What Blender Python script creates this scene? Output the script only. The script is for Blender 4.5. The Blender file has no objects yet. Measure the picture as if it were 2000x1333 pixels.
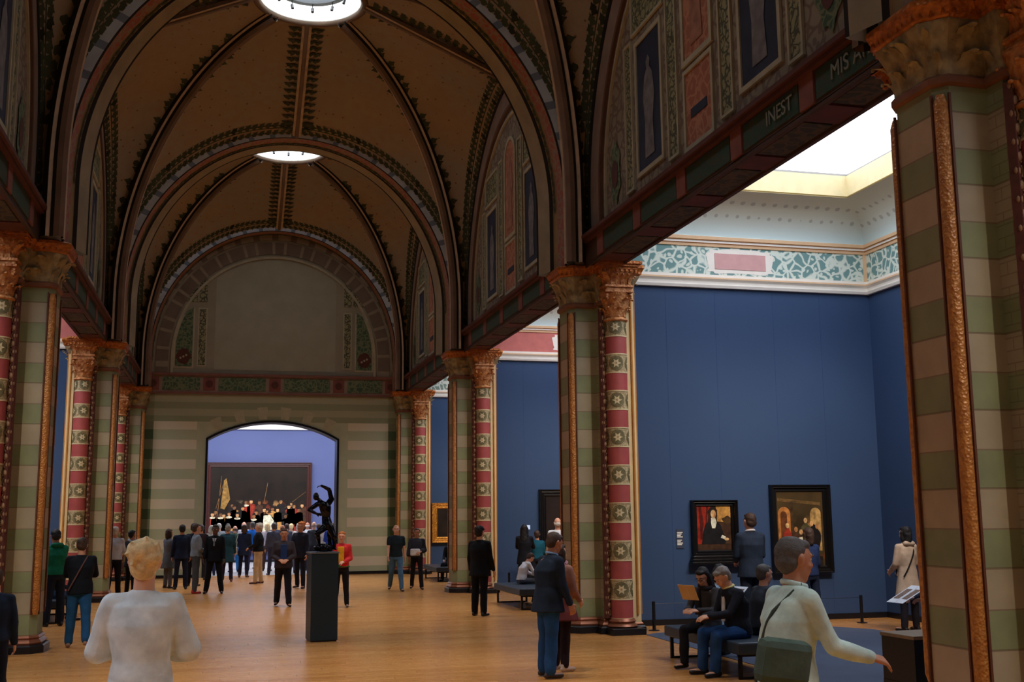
import bpy, bmesh, math, random
import numpy as np
from math import sin, cos, pi, radians, sqrt, hypot, atan2
from mathutils import Vector, Matrix, Euler

random.seed(7)
SC = bpy.context.scene
COL = SC.collection

# ------------------------------------------------------------------ camera
cam_d = bpy.data.cameras.new('camera')
cam_d.sensor_width = 36.0
cam_d.lens = 2168.0 / 2000.0 * 36.0
cam_d.clip_start = 0.05
cam_d.clip_end = 200
cam = bpy.data.objects.new('camera', cam_d)
COL.objects.link(cam)
SC.camera = cam
_y, _p, _r = radians(14.39), radians(8.88), radians(0.53)
fw = Vector((sin(_y) * cos(_p), cos(_y) * cos(_p), sin(_p)))
_R0 = fw.cross(Vector((0, 0, 1))).normalized()
_U0 = _R0.cross(fw)
_R = _R0 * cos(_r) - _U0 * sin(_r)
_U = _R0 * sin(_r) + _U0 * cos(_r)
cam.matrix_world = Matrix(((_R.x, _U.x, -fw.x, 0), (_R.y, _U.y, -fw.y, 0), (_R.z, _U.z, -fw.z, 1.95), (0, 0, 0, 1)))

# ------------------------------------------------------------------ world and exposure
w = bpy.data.worlds.new('world'); SC.world = w; w.use_nodes = True
w.node_tree.nodes['Background'].inputs[0].default_value = (0.55, 0.65, 0.8, 1)
w.node_tree.nodes['Background'].inputs[1].default_value = 0.3
SC.view_settings.view_transform = 'Standard'
SC.view_settings.look = 'None'
SC.view_settings.gamma = 1.0
SC.view_settings.exposure = 0.0
SC.view_settings.use_curve_mapping = False
SC.cycles.max_bounces = 8
SC.cycles.diffuse_bounces = 5
SC.cycles.glossy_bounces = 3
SC.cycles.caustics_reflective = False
SC.cycles.caustics_refractive = False
SC.cycles.sample_clamp_indirect = 4.0

SIDE_SKY = 4.4      # laylights over the side bays
NAVE_SKY = 18.0      # round laylights of the vault
ROOM_SKY = 4.8      # laylight of the end room
SPOT = 800.0       # picture spotlights, watts
RINGW = 650.0       # spotlights of the rings in the round skylights

# ------------------------------------------------------------------ lay-out numbers (metres)
XC = 1.5            # hall centre line
A = 4.15            # half width between pier faces
PY = [-2.2, 8.0, 18.35, 28.55, 38.2]   # pier centres along the hall
ENDY = 38.35        # face of the end wall
GX = 6.3            # depth of side bays measured from the pier faces
BAND0, BAND = 4.91, 0.623

# ------------------------------------------------------------------ helpers
class MB:
    def __init__(s): s.v = []; s.f = []; s.m = []
    def add(s, verts, faces, mi=0):
        b = len(s.v); s.v += [tuple(map(float, p)) for p in verts]
        for f in faces: s.f.append([b + i for i in f]); s.m.append(mi)
    def box(s, x0, x1, y0, y1, z0, z1, mi=0):
        s.add([(x0,y0,z0),(x1,y0,z0),(x1,y1,z0),(x0,y1,z0),(x0,y0,z1),(x1,y0,z1),(x1,y1,z1),(x0,y1,z1)],
              [(0,3,2,1),(4,5,6,7),(0,1,5,4),(1,2,6,5),(2,3,7,6),(3,0,4,7)], mi)
    def obox(s, c, ux, uy, uz, mi=0):
        c, ux, uy, uz = map(Vector, (c, ux, uy, uz)); P = []
        for k in (-1, 1):
            for a, b in ((-1,-1),(1,-1),(1,1),(-1,1)): P.append(c + ux*a + uy*b + uz*k)
        s.add(P, [(0,3,2,1),(4,5,6,7),(0,1,5,4),(1,2,6,5),(2,3,7,6),(3,0,4,7)], mi)
    def grid(s, rows, mi=0, close=False, mf=None):
        n = len(rows[0]); b = len(s.v)
        for r in rows: s.v += [tuple(map(float, p)) for p in r]
        for i in range(len(rows) - 1):
            for j in range(n if close else n - 1):
                k = (j + 1) % n
                s.f.append([b+i*n+j, b+i*n+k, b+(i+1)*n+k, b+(i+1)*n+j]); s.m.append(mf(i, j) if mf else mi)
    def poly(s, pts, mi=0): s.add(pts, [list(range(len(pts)))], mi)
    def lathe(s, prof, seg=24, c=(0,0), mi=0, mf=None, caps=True):
        rows = [[(c[0]+r*cos(2*pi*k/seg), c[1]+r*sin(2*pi*k/seg), z) for k in range(seg)] for r, z in prof]
        s.grid(rows, mi, True, mf)
        if caps:
            s.poly(rows[0][::-1], mi if not mf else mf(0, 0)); s.poly(rows[-1], mi if not mf else mf(len(prof)-2, 0))
    def tube(s, pts, r, seg=8, mi=0, caps=True):
        pts = [Vector(p) for p in pts]; rows = []; n = len(pts)
        rr = r if isinstance(r, (list, tuple)) else [r]*n
        up = Vector((0,0,1)); t0 = (pts[1]-pts[0]).normalized()
        if abs(t0.dot(up)) > .95: up = Vector((0,1,0))
        for i, p in enumerate(pts):
            t = (pts[min(i+1,n-1)] - pts[max(i-1,0)]).normalized()
            a = t.cross(up).normalized(); b = a.cross(t).normalized(); up = b
            rows.append([p + (a*cos(2*pi*k/seg) + b*sin(2*pi*k/seg))*rr[i] for k in range(seg)])
        s.grid(rows, mi, True)
        if caps: s.poly(rows[0][::-1], mi); s.poly(rows[-1], mi)
    def ball(s, c, r, seg=10, rings=6, mi=0):
        rx, ry, rz = r if isinstance(r, (tuple, list)) else (r, r, r)
        rows = [[(c[0]+rx*sin(pi*i/rings)*cos(2*pi*k/seg), c[1]+ry*sin(pi*i/rings)*sin(2*pi*k/seg), c[2]-rz*cos(pi*i/rings)) for k in range(seg)] for i in range(1, rings)]
        s.grid(rows, mi, True)
        b = len(s.v); s.v += [(c[0],c[1],c[2]-rz),(c[0],c[1],c[2]+rz)]
        n0 = b - seg*(rings-1)
        for k in range(seg):
            s.f.append([b, n0+(k+1)%seg, n0+k]); s.m.append(mi)
            l = n0 + seg*(rings-2); s.f.append([b+1, l+k, l+(k+1)%seg]); s.m.append(mi)
    def xf(s, fn): s.v = [tuple(fn(p)) for p in s.v]; return s
    def build(s, name, mats, parent=None, smooth=False, fix=True, bevel=0, loc=None):
        me = bpy.data.meshes.new(name)
        me.from_pydata(s.v, [], s.f)
        for m in (mats if isinstance(mats, (list, tuple)) else [mats]): me.materials.append(m)
        me.polygons.foreach_set('material_index', s.m)
        if fix:
            bm = bmesh.new(); bm.from_mesh(me); bmesh.ops.recalc_face_normals(bm, faces=bm.faces); bm.to_mesh(me); bm.free()
        if smooth:
            me.polygons.foreach_set('use_smooth', [True]*len(me.polygons))
            if smooth == 'auto':
                try: me.set_sharp_from_angle(angle=radians(38))
                except Exception: pass
        me.update()
        o = bpy.data.objects.new(name, me); COL.objects.link(o)
        if parent: o.parent = parent
        if loc: o.location = loc
        if bevel:
            b = o.modifiers.new('bevel', 'BEVEL'); b.width = bevel; b.segments = 2; b.limit_method = 'ANGLE'
        return o

def tag(o, label=None, cat=None, group=None, kind=None):
    if label: o['label'] = label
    if cat: o['category'] = cat
    if group: o['group'] = group
    if kind: o['kind'] = kind
    return o
def empty(name, loc=(0,0,0), rz=0, **k):
    o = bpy.data.objects.new(name, None); COL.objects.link(o); o.location = loc; o.rotation_euler = (0,0,rz)
    o.empty_display_size = .2
    return tag(o, **k)
def copy_tree(o, parent=None):
    c = o.copy(); COL.objects.link(c); c.parent = parent
    for ch in list(o.children): copy_tree(ch, c)
    return c
def struct(o): o['kind'] = 'structure'; return o

# ------------------------------------------------------------------ materials
def srgb(r, g, b):
    f = lambda c: (c/255/12.92) if c/255 <= .04045 else ((c/255+.055)/1.055)**2.4
    return (f(r), f(g), f(b), 1)
_mc = {}
class NT:
    def __init__(s, name, rough=.7, metal=0, spec=.5):
        s.m = bpy.data.materials.new(name); s.m.use_nodes = True; s.t = s.m.node_tree
        s.b = s.t.nodes['Principled BSDF']; s.b.inputs['Roughness'].default_value = rough
        s.b.inputs['Metallic'].default_value = metal; s.b.inputs['Specular IOR Level'].default_value = spec
        s._c = None
    def n(s, typ, **kw):
        nd = s.t.nodes.new(typ)
        for k, v in kw.items(): setattr(nd, k, v)
        return nd
    def l(s, a, b): s.t.links.new(a, b)
    def coord(s):
        if not s._c: s._c = s.n('ShaderNodeTexCoord').outputs['Object']
        return s._c
    def val(s, sock, v):
        if hasattr(v, 'links'): s.l(v, sock)
        else: sock.default_value = v
    def math(s, op, a, b=0.0, c=None, clamp=False):
        nd = s.n('ShaderNodeMath', operation=op); nd.use_clamp = clamp
        s.val(nd.inputs[0], a); s.val(nd.inputs[1], b)
        if c is not None: s.val(nd.inputs[2], c)
        return nd.outputs[0]
    def mix(s, f, a, b):
        nd = s.n('ShaderNodeMix', data_type='RGBA'); s.val(nd.inputs[0], f); s.val(nd.inputs[6], a); s.val(nd.inputs[7], b)
        return nd.outputs[2]
    def sep(s, v=None):
        nd = s.n('ShaderNodeSeparateXYZ'); s.l(v or s.coord(), nd.inputs[0]); return nd.outputs
    def noise(s, scale, detail=3, vec=None, dist=0):
        nd = s.n('ShaderNodeTexNoise'); nd.inputs['Scale'].default_value = scale; nd.inputs['Detail'].default_value = detail
        nd.inputs['Distortion'].default_value = dist
        s.l(vec or s.coord(), nd.inputs['Vector']); return nd.outputs['Fac']
    def voro(s, scale, feature='F1', vec=None, rnd=1.0):
        nd = s.n('ShaderNodeTexVoronoi', feature=feature); nd.inputs['Scale'].default_value = scale
        nd.inputs['Randomness'].default_value = rnd
        s.l(vec or s.coord(), nd.inputs['Vector']); return nd.outputs['Distance']
    def step(s, v, lo, hi):
        nd = s.n('ShaderNodeMapRange'); nd.clamp = True; s.l(v, nd.inputs[0]); nd.inputs[1].default_value = lo; nd.inputs[2].default_value = hi
        return nd.outputs[0]
    def color(s, c): s.val(s.b.inputs['Base Color'], c)
    def bump(s, h, strength=.3, dist=.02):
        nd = s.n('ShaderNodeBump'); nd.inputs['Strength'].default_value = strength; nd.inputs['Distance'].default_value = dist
        s.l(h, nd.inputs['Height']); s.l(nd.outputs[0], s.b.inputs['Normal'])
def flat(name, rgb, rough=.7, metal=0, var=.12, vscale=6, spec=.4, bump=0):
    key = (name,)
    if key in _mc: return _mc[key]
    t = NT(name, rough, metal, spec); c = srgb(*rgb)
    if var:
        nz = t.noise(vscale, 4)
        t.color(t.mix(t.step(nz, .3, .7), tuple(x*(1-var) for x in c[:3])+(1,), tuple(min(1, x*(1+var)) for x in c[:3])+(1,)))
        if bump: t.bump(t.noise(vscale*4, 4), bump, .01)
    else: t.color(c)
    _mc[key] = t.m
    return t.m
def cloth(name, rgb, var=.18, scale=9, rough=.85):
    return flat('cloth_'+name, rgb, rough, 0, var, scale, .2, .25)
def emit(name, rgb, s):
    m = bpy.data.materials.new(name); m.use_nodes = True; nt = m.node_tree
    nt.nodes.remove(nt.nodes['Principled BSDF'])
    e = nt.nodes.new('ShaderNodeEmission'); e.inputs[0].default_value = srgb(*rgb); e.inputs[1].default_value = s
    nt.links.new(e.outputs[0], nt.nodes['Material Output'].inputs[0]); return m
def ornament(name, bg, fg, scale=9, thr=.5, rough=.75, fg2=None, stretch=(1,1,1)):
    """painted scrolls and foliage"""
    t = NT(name, rough, 0, .3)
    mp = t.n('ShaderNodeMapping'); mp.inputs['Scale'].default_value = stretch; t.l(t.coord(), mp.inputs[0])
    nz = t.n('ShaderNodeTexNoise'); nz.inputs['Scale'].default_value = scale*.6; nz.inputs['Detail'].default_value = 1
    t.l(mp.outputs[0], nz.inputs['Vector'])
    mx = t.n('ShaderNodeMix', data_type='VECTOR'); mx.inputs[0].default_value = .16
    t.l(mp.outputs[0], mx.inputs[4]); t.l(nz.outputs['Color'], mx.inputs[5])
    d = t.voro(scale, 'DISTANCE_TO_EDGE', mx.outputs[1]); d2 = t.voro(scale*1.7, 'F1', mx.outputs[1])
    k = t.math('ADD', t.step(d, .05, .13), t.math('MULTIPLY', t.step(d2, .35, .28), -.9), clamp=True)
    k = t.math('MULTIPLY', k, thr*2, clamp=True)
    base = t.mix(k, srgb(*fg), srgb(*bg))
    if fg2: base = t.mix(t.step(t.noise(scale*.5, 1), .52, .6), base, srgb(*fg2))
    t.color(base); t.bump(k, .15, .01)
    return t.m

# ceiling web: ochre plaster with small painted florets
def m_web():
    t = NT('ochre_plaster', .85, 0, .2)
    n1 = t.noise(.5, 3); n2 = t.noise(5, 4)
    c = t.mix(t.step(n1, .35, .65), srgb(148, 140, 126), srgb(160, 140, 114))
    c = t.mix(t.math('MULTIPLY', t.step(n2, .4, .75), .35), c, srgb(150, 112, 80))
    v = t.voro(5.0, 'F1', None, .6)
    c = t.mix(t.math('MULTIPLY', t.step(v, .15, .09), .7), c, srgb(92, 60, 34))
    t.color(c); return t.m
def m_wood_floor():
    t = NT('oak_floor', .27, 0, .5)
    o = t.sep(); row = t.math('FLOOR', t.math('DIVIDE', o[1], .16)); cv_ = t.n('ShaderNodeCombineXYZ')
    t.l(t.math('ADD', o[0], t.math('MULTIPLY', t.math('FRACT', t.math('MULTIPLY', row, .618)), 2.4)), cv_.inputs[0]); t.l(o[1], cv_.inputs[1])
    br = t.n('ShaderNodeTexBrick'); t.l(cv_.outputs[0], br.inputs['Vector'])
    br.inputs['Scale'].default_value = 1; br.inputs['Brick Width'].default_value = 2.4; br.inputs['Row Height'].default_value = .16
    br.inputs['Mortar Size'].default_value = .002; br.offset = 0
    br.inputs['Color1'].default_value = srgb(224, 162, 94); br.inputs['Color2'].default_value = srgb(200, 136, 70); br.inputs['Mortar'].default_value = srgb(95, 55, 25)
    mp2 = t.n('ShaderNodeMapping'); mp2.inputs['Scale'].default_value = (1.2, 14, 1); t.l(t.coord(), mp2.inputs[0])
    g = t.noise(3, 5, mp2.outputs[0], .5)
    big = t.noise(.35, 3)
    c = t.mix(t.math('MULTIPLY', t.step(g, .35, .75), .4), br.outputs['Color'], srgb(140, 82, 38))
    c = t.mix(t.math('MULTIPLY', t.step(big, .4, .7), .3), c, srgb(215, 155, 92))
    t.color(c)
    r = t.n('ShaderNodeMapRange'); t.l(g, r.inputs[0]); r.inputs[3].default_value = .17; r.inputs[4].default_value = .34
    t.l(r.outputs[0], t.b.inputs['Roughness']); t.bump(g, .05, .004)
    return t.m
def m_banded(name, brick=False, ca=(176,164,136), cb=(146,154,114), y_shift=0):
    """painted ashlar: alternating pale and green courses"""
    t = NT(name, .6, 0, .3); z = t.sep()[2]
    k = t.math('FRACT', t.math('DIVIDE', t.math('SUBTRACT', z, BAND0-BAND*9 + y_shift), BAND))
    g = t.math('GREATER_THAN', k, .52)
    nz = t.noise(2.2, 4)
    a = t.mix(t.step(nz, .3, .7), srgb(*ca), srgb(*[int(c*.9) for c in ca])); b = t.mix(t.step(nz, .3, .7), srgb(*cb), srgb(*[int(c*.86) for c in cb]))
    c = t.mix(g, a, b)
    ln = t.math('MAXIMUM', t.math('LESS_THAN', t.math('ABSOLUTE', t.math('SUBTRACT', k, .52)), .014), t.math('LESS_THAN', k, .02))
    if brick:
        br = t.n('ShaderNodeTexBrick'); mp = t.n('ShaderNodeMapping'); mp.inputs['Rotation'].default_value = (radians(90), 0, radians(0))
        # courses on the side face: use y and z
        cb_ = t.n('ShaderNodeCombineXYZ'); o = t.sep(); t.l(o[1], cb_.inputs[0]); t.l(z, cb_.inputs[1]); t.l(cb_.outputs[0], br.inputs['Vector'])
        br.inputs['Scale'].default_value = 1; br.inputs['Brick Width'].default_value = .22; br.inputs['Row Height'].default_value = BAND/6
        br.inputs['Mortar Size'].default_value = .006; br.inputs['Color1'].default_value = (0,0,0,1); br.inputs['Color2'].default_value = (0,0,0,1); br.inputs['Mortar'].default_value = (1,1,1,1)
        ln = t.math('MAXIMUM', ln, t.math('MULTIPLY', br.outputs['Fac'], .7))
    c = t.mix(t.math('MULTIPLY', ln, .55), c, srgb(96, 66, 48))
    t.color(c); return t.m
def m_gilt(name, c1, c2, rough=.45, metal=.25, scale=14):
    t = NT(name, rough, metal, .5); n = t.noise(scale, 4); v = t.voro(scale*1.6)
    t.color(t.mix(t.step(n, .35, .68), srgb(*c1), srgb(*c2))); t.bump(v, .5, .02); return t.m
def m_endwall():
    """green-grey painted ashlar with pale bars inside two panels beside the doorway"""
    t = NT('end_wall_paint', .65, 0, .3); o = t.sep(); x, z = o[0], o[2]
    k = t.math('FRACT', t.math('DIVIDE', t.math('SUBTRACT', z, 4.18-.65*9), .65))
    bar = t.math('LESS_THAN', k, .48)
    ax = t.math('ABSOLUTE', t.math('SUBTRACT', x, XC))
    inp = t.math('MULTIPLY', t.math('GREATER_THAN', ax, 2.5), t.math('LESS_THAN', ax, 3.88))
    inp = t.math('MULTIPLY', inp, t.math('LESS_THAN', z, 5.1))
    nz = t.noise(3, 4); big = t.noise(.8, 2)
    base = t.mix(t.step(nz, .3, .7), srgb(176, 182, 150), srgb(164, 172, 142))
    base = t.mix(t.math('MULTIPLY', t.step(big, .4, .65), .4), base, srgb(190, 192, 164))
    pan = t.mix(bar, srgb(172, 178, 146), srgb(208, 200, 174))
    # darker green quoins by the piers
    q = t.math('GREATER_THAN', ax, 3.88); k2 = t.math('GREATER_THAN', k, .5)
    quo = t.mix(k2, srgb(116, 124, 100), srgb(70, 92, 66))
    c = t.mix(inp, base, pan); c = t.mix(q, c, quo)
    top = t.math('GREATER_THAN', z, 5.1); kk = t.math('FRACT', t.math('DIVIDE', z, .46))
    c2 = t.mix(t.math('GREATER_THAN', kk, .5), srgb(132, 138, 108), srgb(166, 162, 132))
    c = t.mix(t.math('MULTIPLY', top, .75), c, c2)
    t.color(c); return t.m

M = {}
M['web'] = m_web(); M['floor'] = m_wood_floor()
M['band'] = m_banded('banded_stone'); M['brickband'] = m_banded('banded_brick', True)
M['nave_face'] = m_banded('nave_face_stone', False, (186,164,136), (146,148,110))
M['leaf'] = flat('leaf_green_paint', (58, 64, 42), .85, 0, .25, 3)
M['leafbg'] = flat('border_tan_paint', (138, 118, 84), .85, 0, .12, 3)
M['rib'] = flat('rib_brown_paint', (112, 92, 78), .75, 0, .2, 2)
M['riblight'] = flat('rib_edge_paint', (182, 162, 142), .75, 0, .15, 6)
M['ribline'] = flat('dark_outline', (30, 22, 18), .8, 0, .1)
M['archface'] = flat('arch_blue_grey', (176, 180, 184), .8, 0, .14, 3)
M['archface2'] = flat('arch_slate', (110, 118, 128), .8, 0, .14, 3)
M['archred'] = ornament('arch_red_scroll', (150, 88, 78), (140, 120, 104), 7, .5)
M['archband'] = flat('arch_band_taupe', (148, 138, 118), .8, 0, .15, 3)
M['mauve'] = flat('lunette_mauve', (142, 122, 110), .85, 0, .15, 3)
M['mauve2'] = flat('lunette_brown_line', (96, 70, 56), .85, 0, .15, 3)
M['lungrey'] = ornament('lunette_grey_scroll', (146, 138, 118), (112, 96, 84), 5, .35)
M['lunframe'] = flat('lunette_frame_cream', (168, 162, 140), .8, 0, .12, 4)
M['lunstrip'] = ornament('lunette_scroll_strip', (150, 146, 112), (72, 76, 58), 9, .45)
M['lunred'] = ornament('lunette_red_panel', (150, 88, 70), (176, 124, 98), 6, .4)
M['lundark'] = flat('lunette_navy_panel', (40, 46, 66), .8, 0, .3, 2)
M['lunfig'] = flat('lunette_figure_grey', (112, 110, 112), .85, 0, .3, 6)
M['lunfig2'] = flat('lunette_figure_rose', (150, 104, 86), .85, 0, .3, 6)
M['green_orn'] = ornament('green_scroll', (54, 84, 66), (112, 122, 92), 8, .42)
M['red'] = flat('oxide_red', (124, 72, 62), .7, 0, .15, 4)
M['darkred'] = flat('dark_red', (86, 46, 38), .7, 0, .18, 4)
M['beamdark'] = flat('beam_brown', (72, 50, 38), .7, 0, .18, 3)
M['beampanel'] = ornament('beam_green_panel', (42, 72, 58), (60, 66, 56), 7, .5)
M['beamsoff'] = ornament('beam_soffit_panel', (58, 58, 54), (84, 74, 58), 6, .5)
M['lit_gilt'] = m_gilt('warm_lit_gilt_ledge', (190, 112, 40), (150, 84, 28), .45, .3)  # gilt ledges, with the warm light on them put into the orange colour
M['carve'] = m_gilt('warm_lit_gilt_carving', (206, 146, 88), (160, 92, 46), .5, .2)  # gold-tan capitals; their warm orange lighting is part of this colour
M['carvegrey'] = m_gilt('stone_carving', (168, 152, 112), (120, 104, 74), .7, 0, 9)
M['rod'] = m_gilt('gold_rod', (206, 142, 72), (172, 108, 50), .4, .12, 26)
M['rodedge'] = flat('rod_dark_edge', (96, 54, 34), .6, 0, .1)
M['colred'] = flat('column_red', (160, 74, 72), .55, 0, .1, 5)
M['colcream'] = flat('column_cream', (206, 190, 150), .6, 0, .08, 8)
M['colstar'] = ornament('column_star_panel', (190, 176, 138), (150, 132, 98), 16, .4)
M['colgreen'] = flat('roundel_green', (104, 98, 66), .65, 0, .2, 18)
M['cream'] = flat('cream_moulding', (222, 198, 150), .6, 0, .06, 4)
M['goldline'] = flat('gold_line', (190, 132, 62), .5, .2, .1, 8)
M['vine'] = flat('vine_dark', (88, 48, 38), .7, 0, .2, 12)
M['vinelump'] = flat('vine_buds', (150, 118, 88), .7, 0, .2, 12)
M['black'] = flat('black_base', (22, 22, 26), .35, 0, .1)
M['bronze'] = flat('copper_ring', (150, 96, 70), .35, .5, .1)
M['blue'] = flat('blue_wall', (46, 70, 106), .75, 0, .05, .6)
M['lav'] = flat('lavender_wall', (88, 98, 140), .8, 0, .04, .6)
M['white'] = flat('white_cornice', (236, 232, 222), .6, 0, .03)
M['cove'] = None
M['peach'] = flat('peach_line', (226, 190, 150), .6, 0, .04)
M['teal_orn'] = ornament('teal_frieze', (112, 150, 148), (214, 226, 214), 6, .5)
M['red_frieze'] = flat('red_frieze', (196, 112, 104), .7, 0, .1, 5)
M['grey_orn'] = ornament('sage_frieze', (120, 140, 128), (206, 212, 200), 6, .5)
M['welly'] = flat('laylight_well', (204, 190, 146), .6, 0, .06)
M['frame_black'] = flat('ebony_frame', (18, 16, 16), .3, 0, .1)
M['frame_brown'] = flat('walnut_frame', (70, 36, 28), .4, 0, .2, 12)
M['frame_gold'] = m_gilt('gold_frame', (226, 160, 60), (170, 100, 30), .35, .5, 22)
M['steel'] = flat('black_steel', (16, 18, 24), .4, .2, .05)
M['glassy'] = emit('laylight_side', (236, 240, 255), SIDE_SKY)
M['glassn'] = emit('laylight_nave', (235, 244, 250), NAVE_SKY)
M['glassr'] = emit('laylight_room', (244, 244, 255), ROOM_SKY)
M['text'] = flat('lettering_cream', (120, 128, 118), .7, 0, .05)
M['rug'] = flat('slate_carpet', (74, 84, 104), .95, 0, .12, 1.2)
def m_cove():
    t = NT('cove_stencil', .7, 0, .3); o = t.sep(); z = o[2]
    c = t.mix(t.step(z, 7.1, 7.75), srgb(196, 214, 214), srgb(214, 206, 182))
    v = t.voro(4.6, 'F1', None, .1)
    c = t.mix(t.math('MULTIPLY', t.step(v, .24, .2), t.math('MULTIPLY', t.step(z, 7.12, 7.2), .5)), c, srgb(140, 132, 128))
    t.color(c); return t.m
M['cove'] = m_cove()

# ------------------------------------------------------------------ floor, rug
mb = MB(); mb.box(-6, 9.2, -4, ENDY + .9, -.2, 0); mb.box(-5.2, -4.1+0, 0, 1, -.2, -.1)
mb = MB(); mb.box(XC-A-GX-.2, XC+A+GX+.2, -4, ENDY+.7, -.2, 0)
struct(mb.build('floor', M['floor']))
mb = MB(); mb.box(-6, 9.5, ENDY+.7, 51, -.2, 0); o = struct(mb.build('floor', flat('pale_floor', (186, 184, 186), .3, 0, .1, 1)))
mb = MB()
pts = [(6.65, 17.35), (6.9, 17.55), (9.6, 17.8), (10.1, 17.5), (10.5, 16.9), (10.5, 9.2), (6.65, 9.2)]
mb.add([(x, y, .001) for x, y in pts] + [(x, y, .008) for x, y in pts],
       [list(range(7))[::-1], list(range(7, 14))] + [(i, (i+1) % 7, 7+(i+1) % 7, 7+i) for i in range(7)])
tag(mb.build('carpet', M['rug']), 'slate grey carpet laid on the wooden floor of the right bay', 'carpet')

# ------------------------------------------------------------------ vault curves
HB = {}
def ell(a, b, zc, z0, n=40):
    """half arch from springing to crown: list of (off, z) off from a to 0"""
    pts = [(a, z0 + (zc - z0)*i/4) for i in range(4)]
    pts += [(a*cos(t), zc + b*sin(t)) for t in np.linspace(0, pi/2, n)]
    return pts
def resamp(P, n):
    P = np.array(P, float); d = np.r_[0, np.cumsum(np.linalg.norm(np.diff(P, axis=0), axis=1))]
    s = np.linspace(0, d[-1], n); return np.array([[np.interp(q, d, P[:, k]) for k in range(P.shape[1])] for q in s])
Z0, ZC, ZRING, RR = 6.2, 7.3, 13.24, 1.12
def bay_curves(h):
    """in bay coordinates (centre 0,0): diagonal D, transverse boundary T, lateral boundary L for the ++ quadrant"""
    c = np.array([4.2, h - .55]); L = hypot(*c); u = c/L
    ph = math.acos(RR/L); b = (ZRING - ZC)/sin(ph)
    D = [(c[0], c[1], Z0 + (ZC-Z0)*i/4) for i in range(4)]
    D += [(u[0]*L*cos(t), u[1]*L*cos(t), ZC + b*sin(t)) for t in np.linspace(0, ph, 40)]
    az = atan2(u[1], u[0])
    DT = D + [(RR*cos(t), RR*sin(t), ZRING) for t in np.linspace(az, pi/2, 10)[1:]]
    DL = D + [(RR*cos(t), RR*sin(t), ZRING) for t in np.linspace(az, 0, 10)[1:]]
    T = [(o, h - .45, z) for o, z in ell(4.25, 4.42, ZC, Z0)]
    Lc = [(4.5, o, z) for o, z in ell(h - .48, 4.45, ZC, Z0)]
    return D, DT, DL, T, Lc

def leaf(mb, p, t, n, s, mi=0):
    p, t, n = Vector(p), Vector(t).normalized(), Vector(n).normalized(); b = t.cross(n).normalized()
    a = [(0,0),(.18,.5),(.0,.62),(.34,.95),(.5,1.25),(.66,.95),(1.0,.62),(.82,.5),(1,0)]
    pts = [p + t*((y-.6)*s) + b*((x-.5)*s*.85) for x, y in a]
    mb.poly(pts, mi)

def web_pt(B, D, k, q, qs=1):
    a, b = B[k], D[k]; p = a*(1-q) + b*q
    return p

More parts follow.
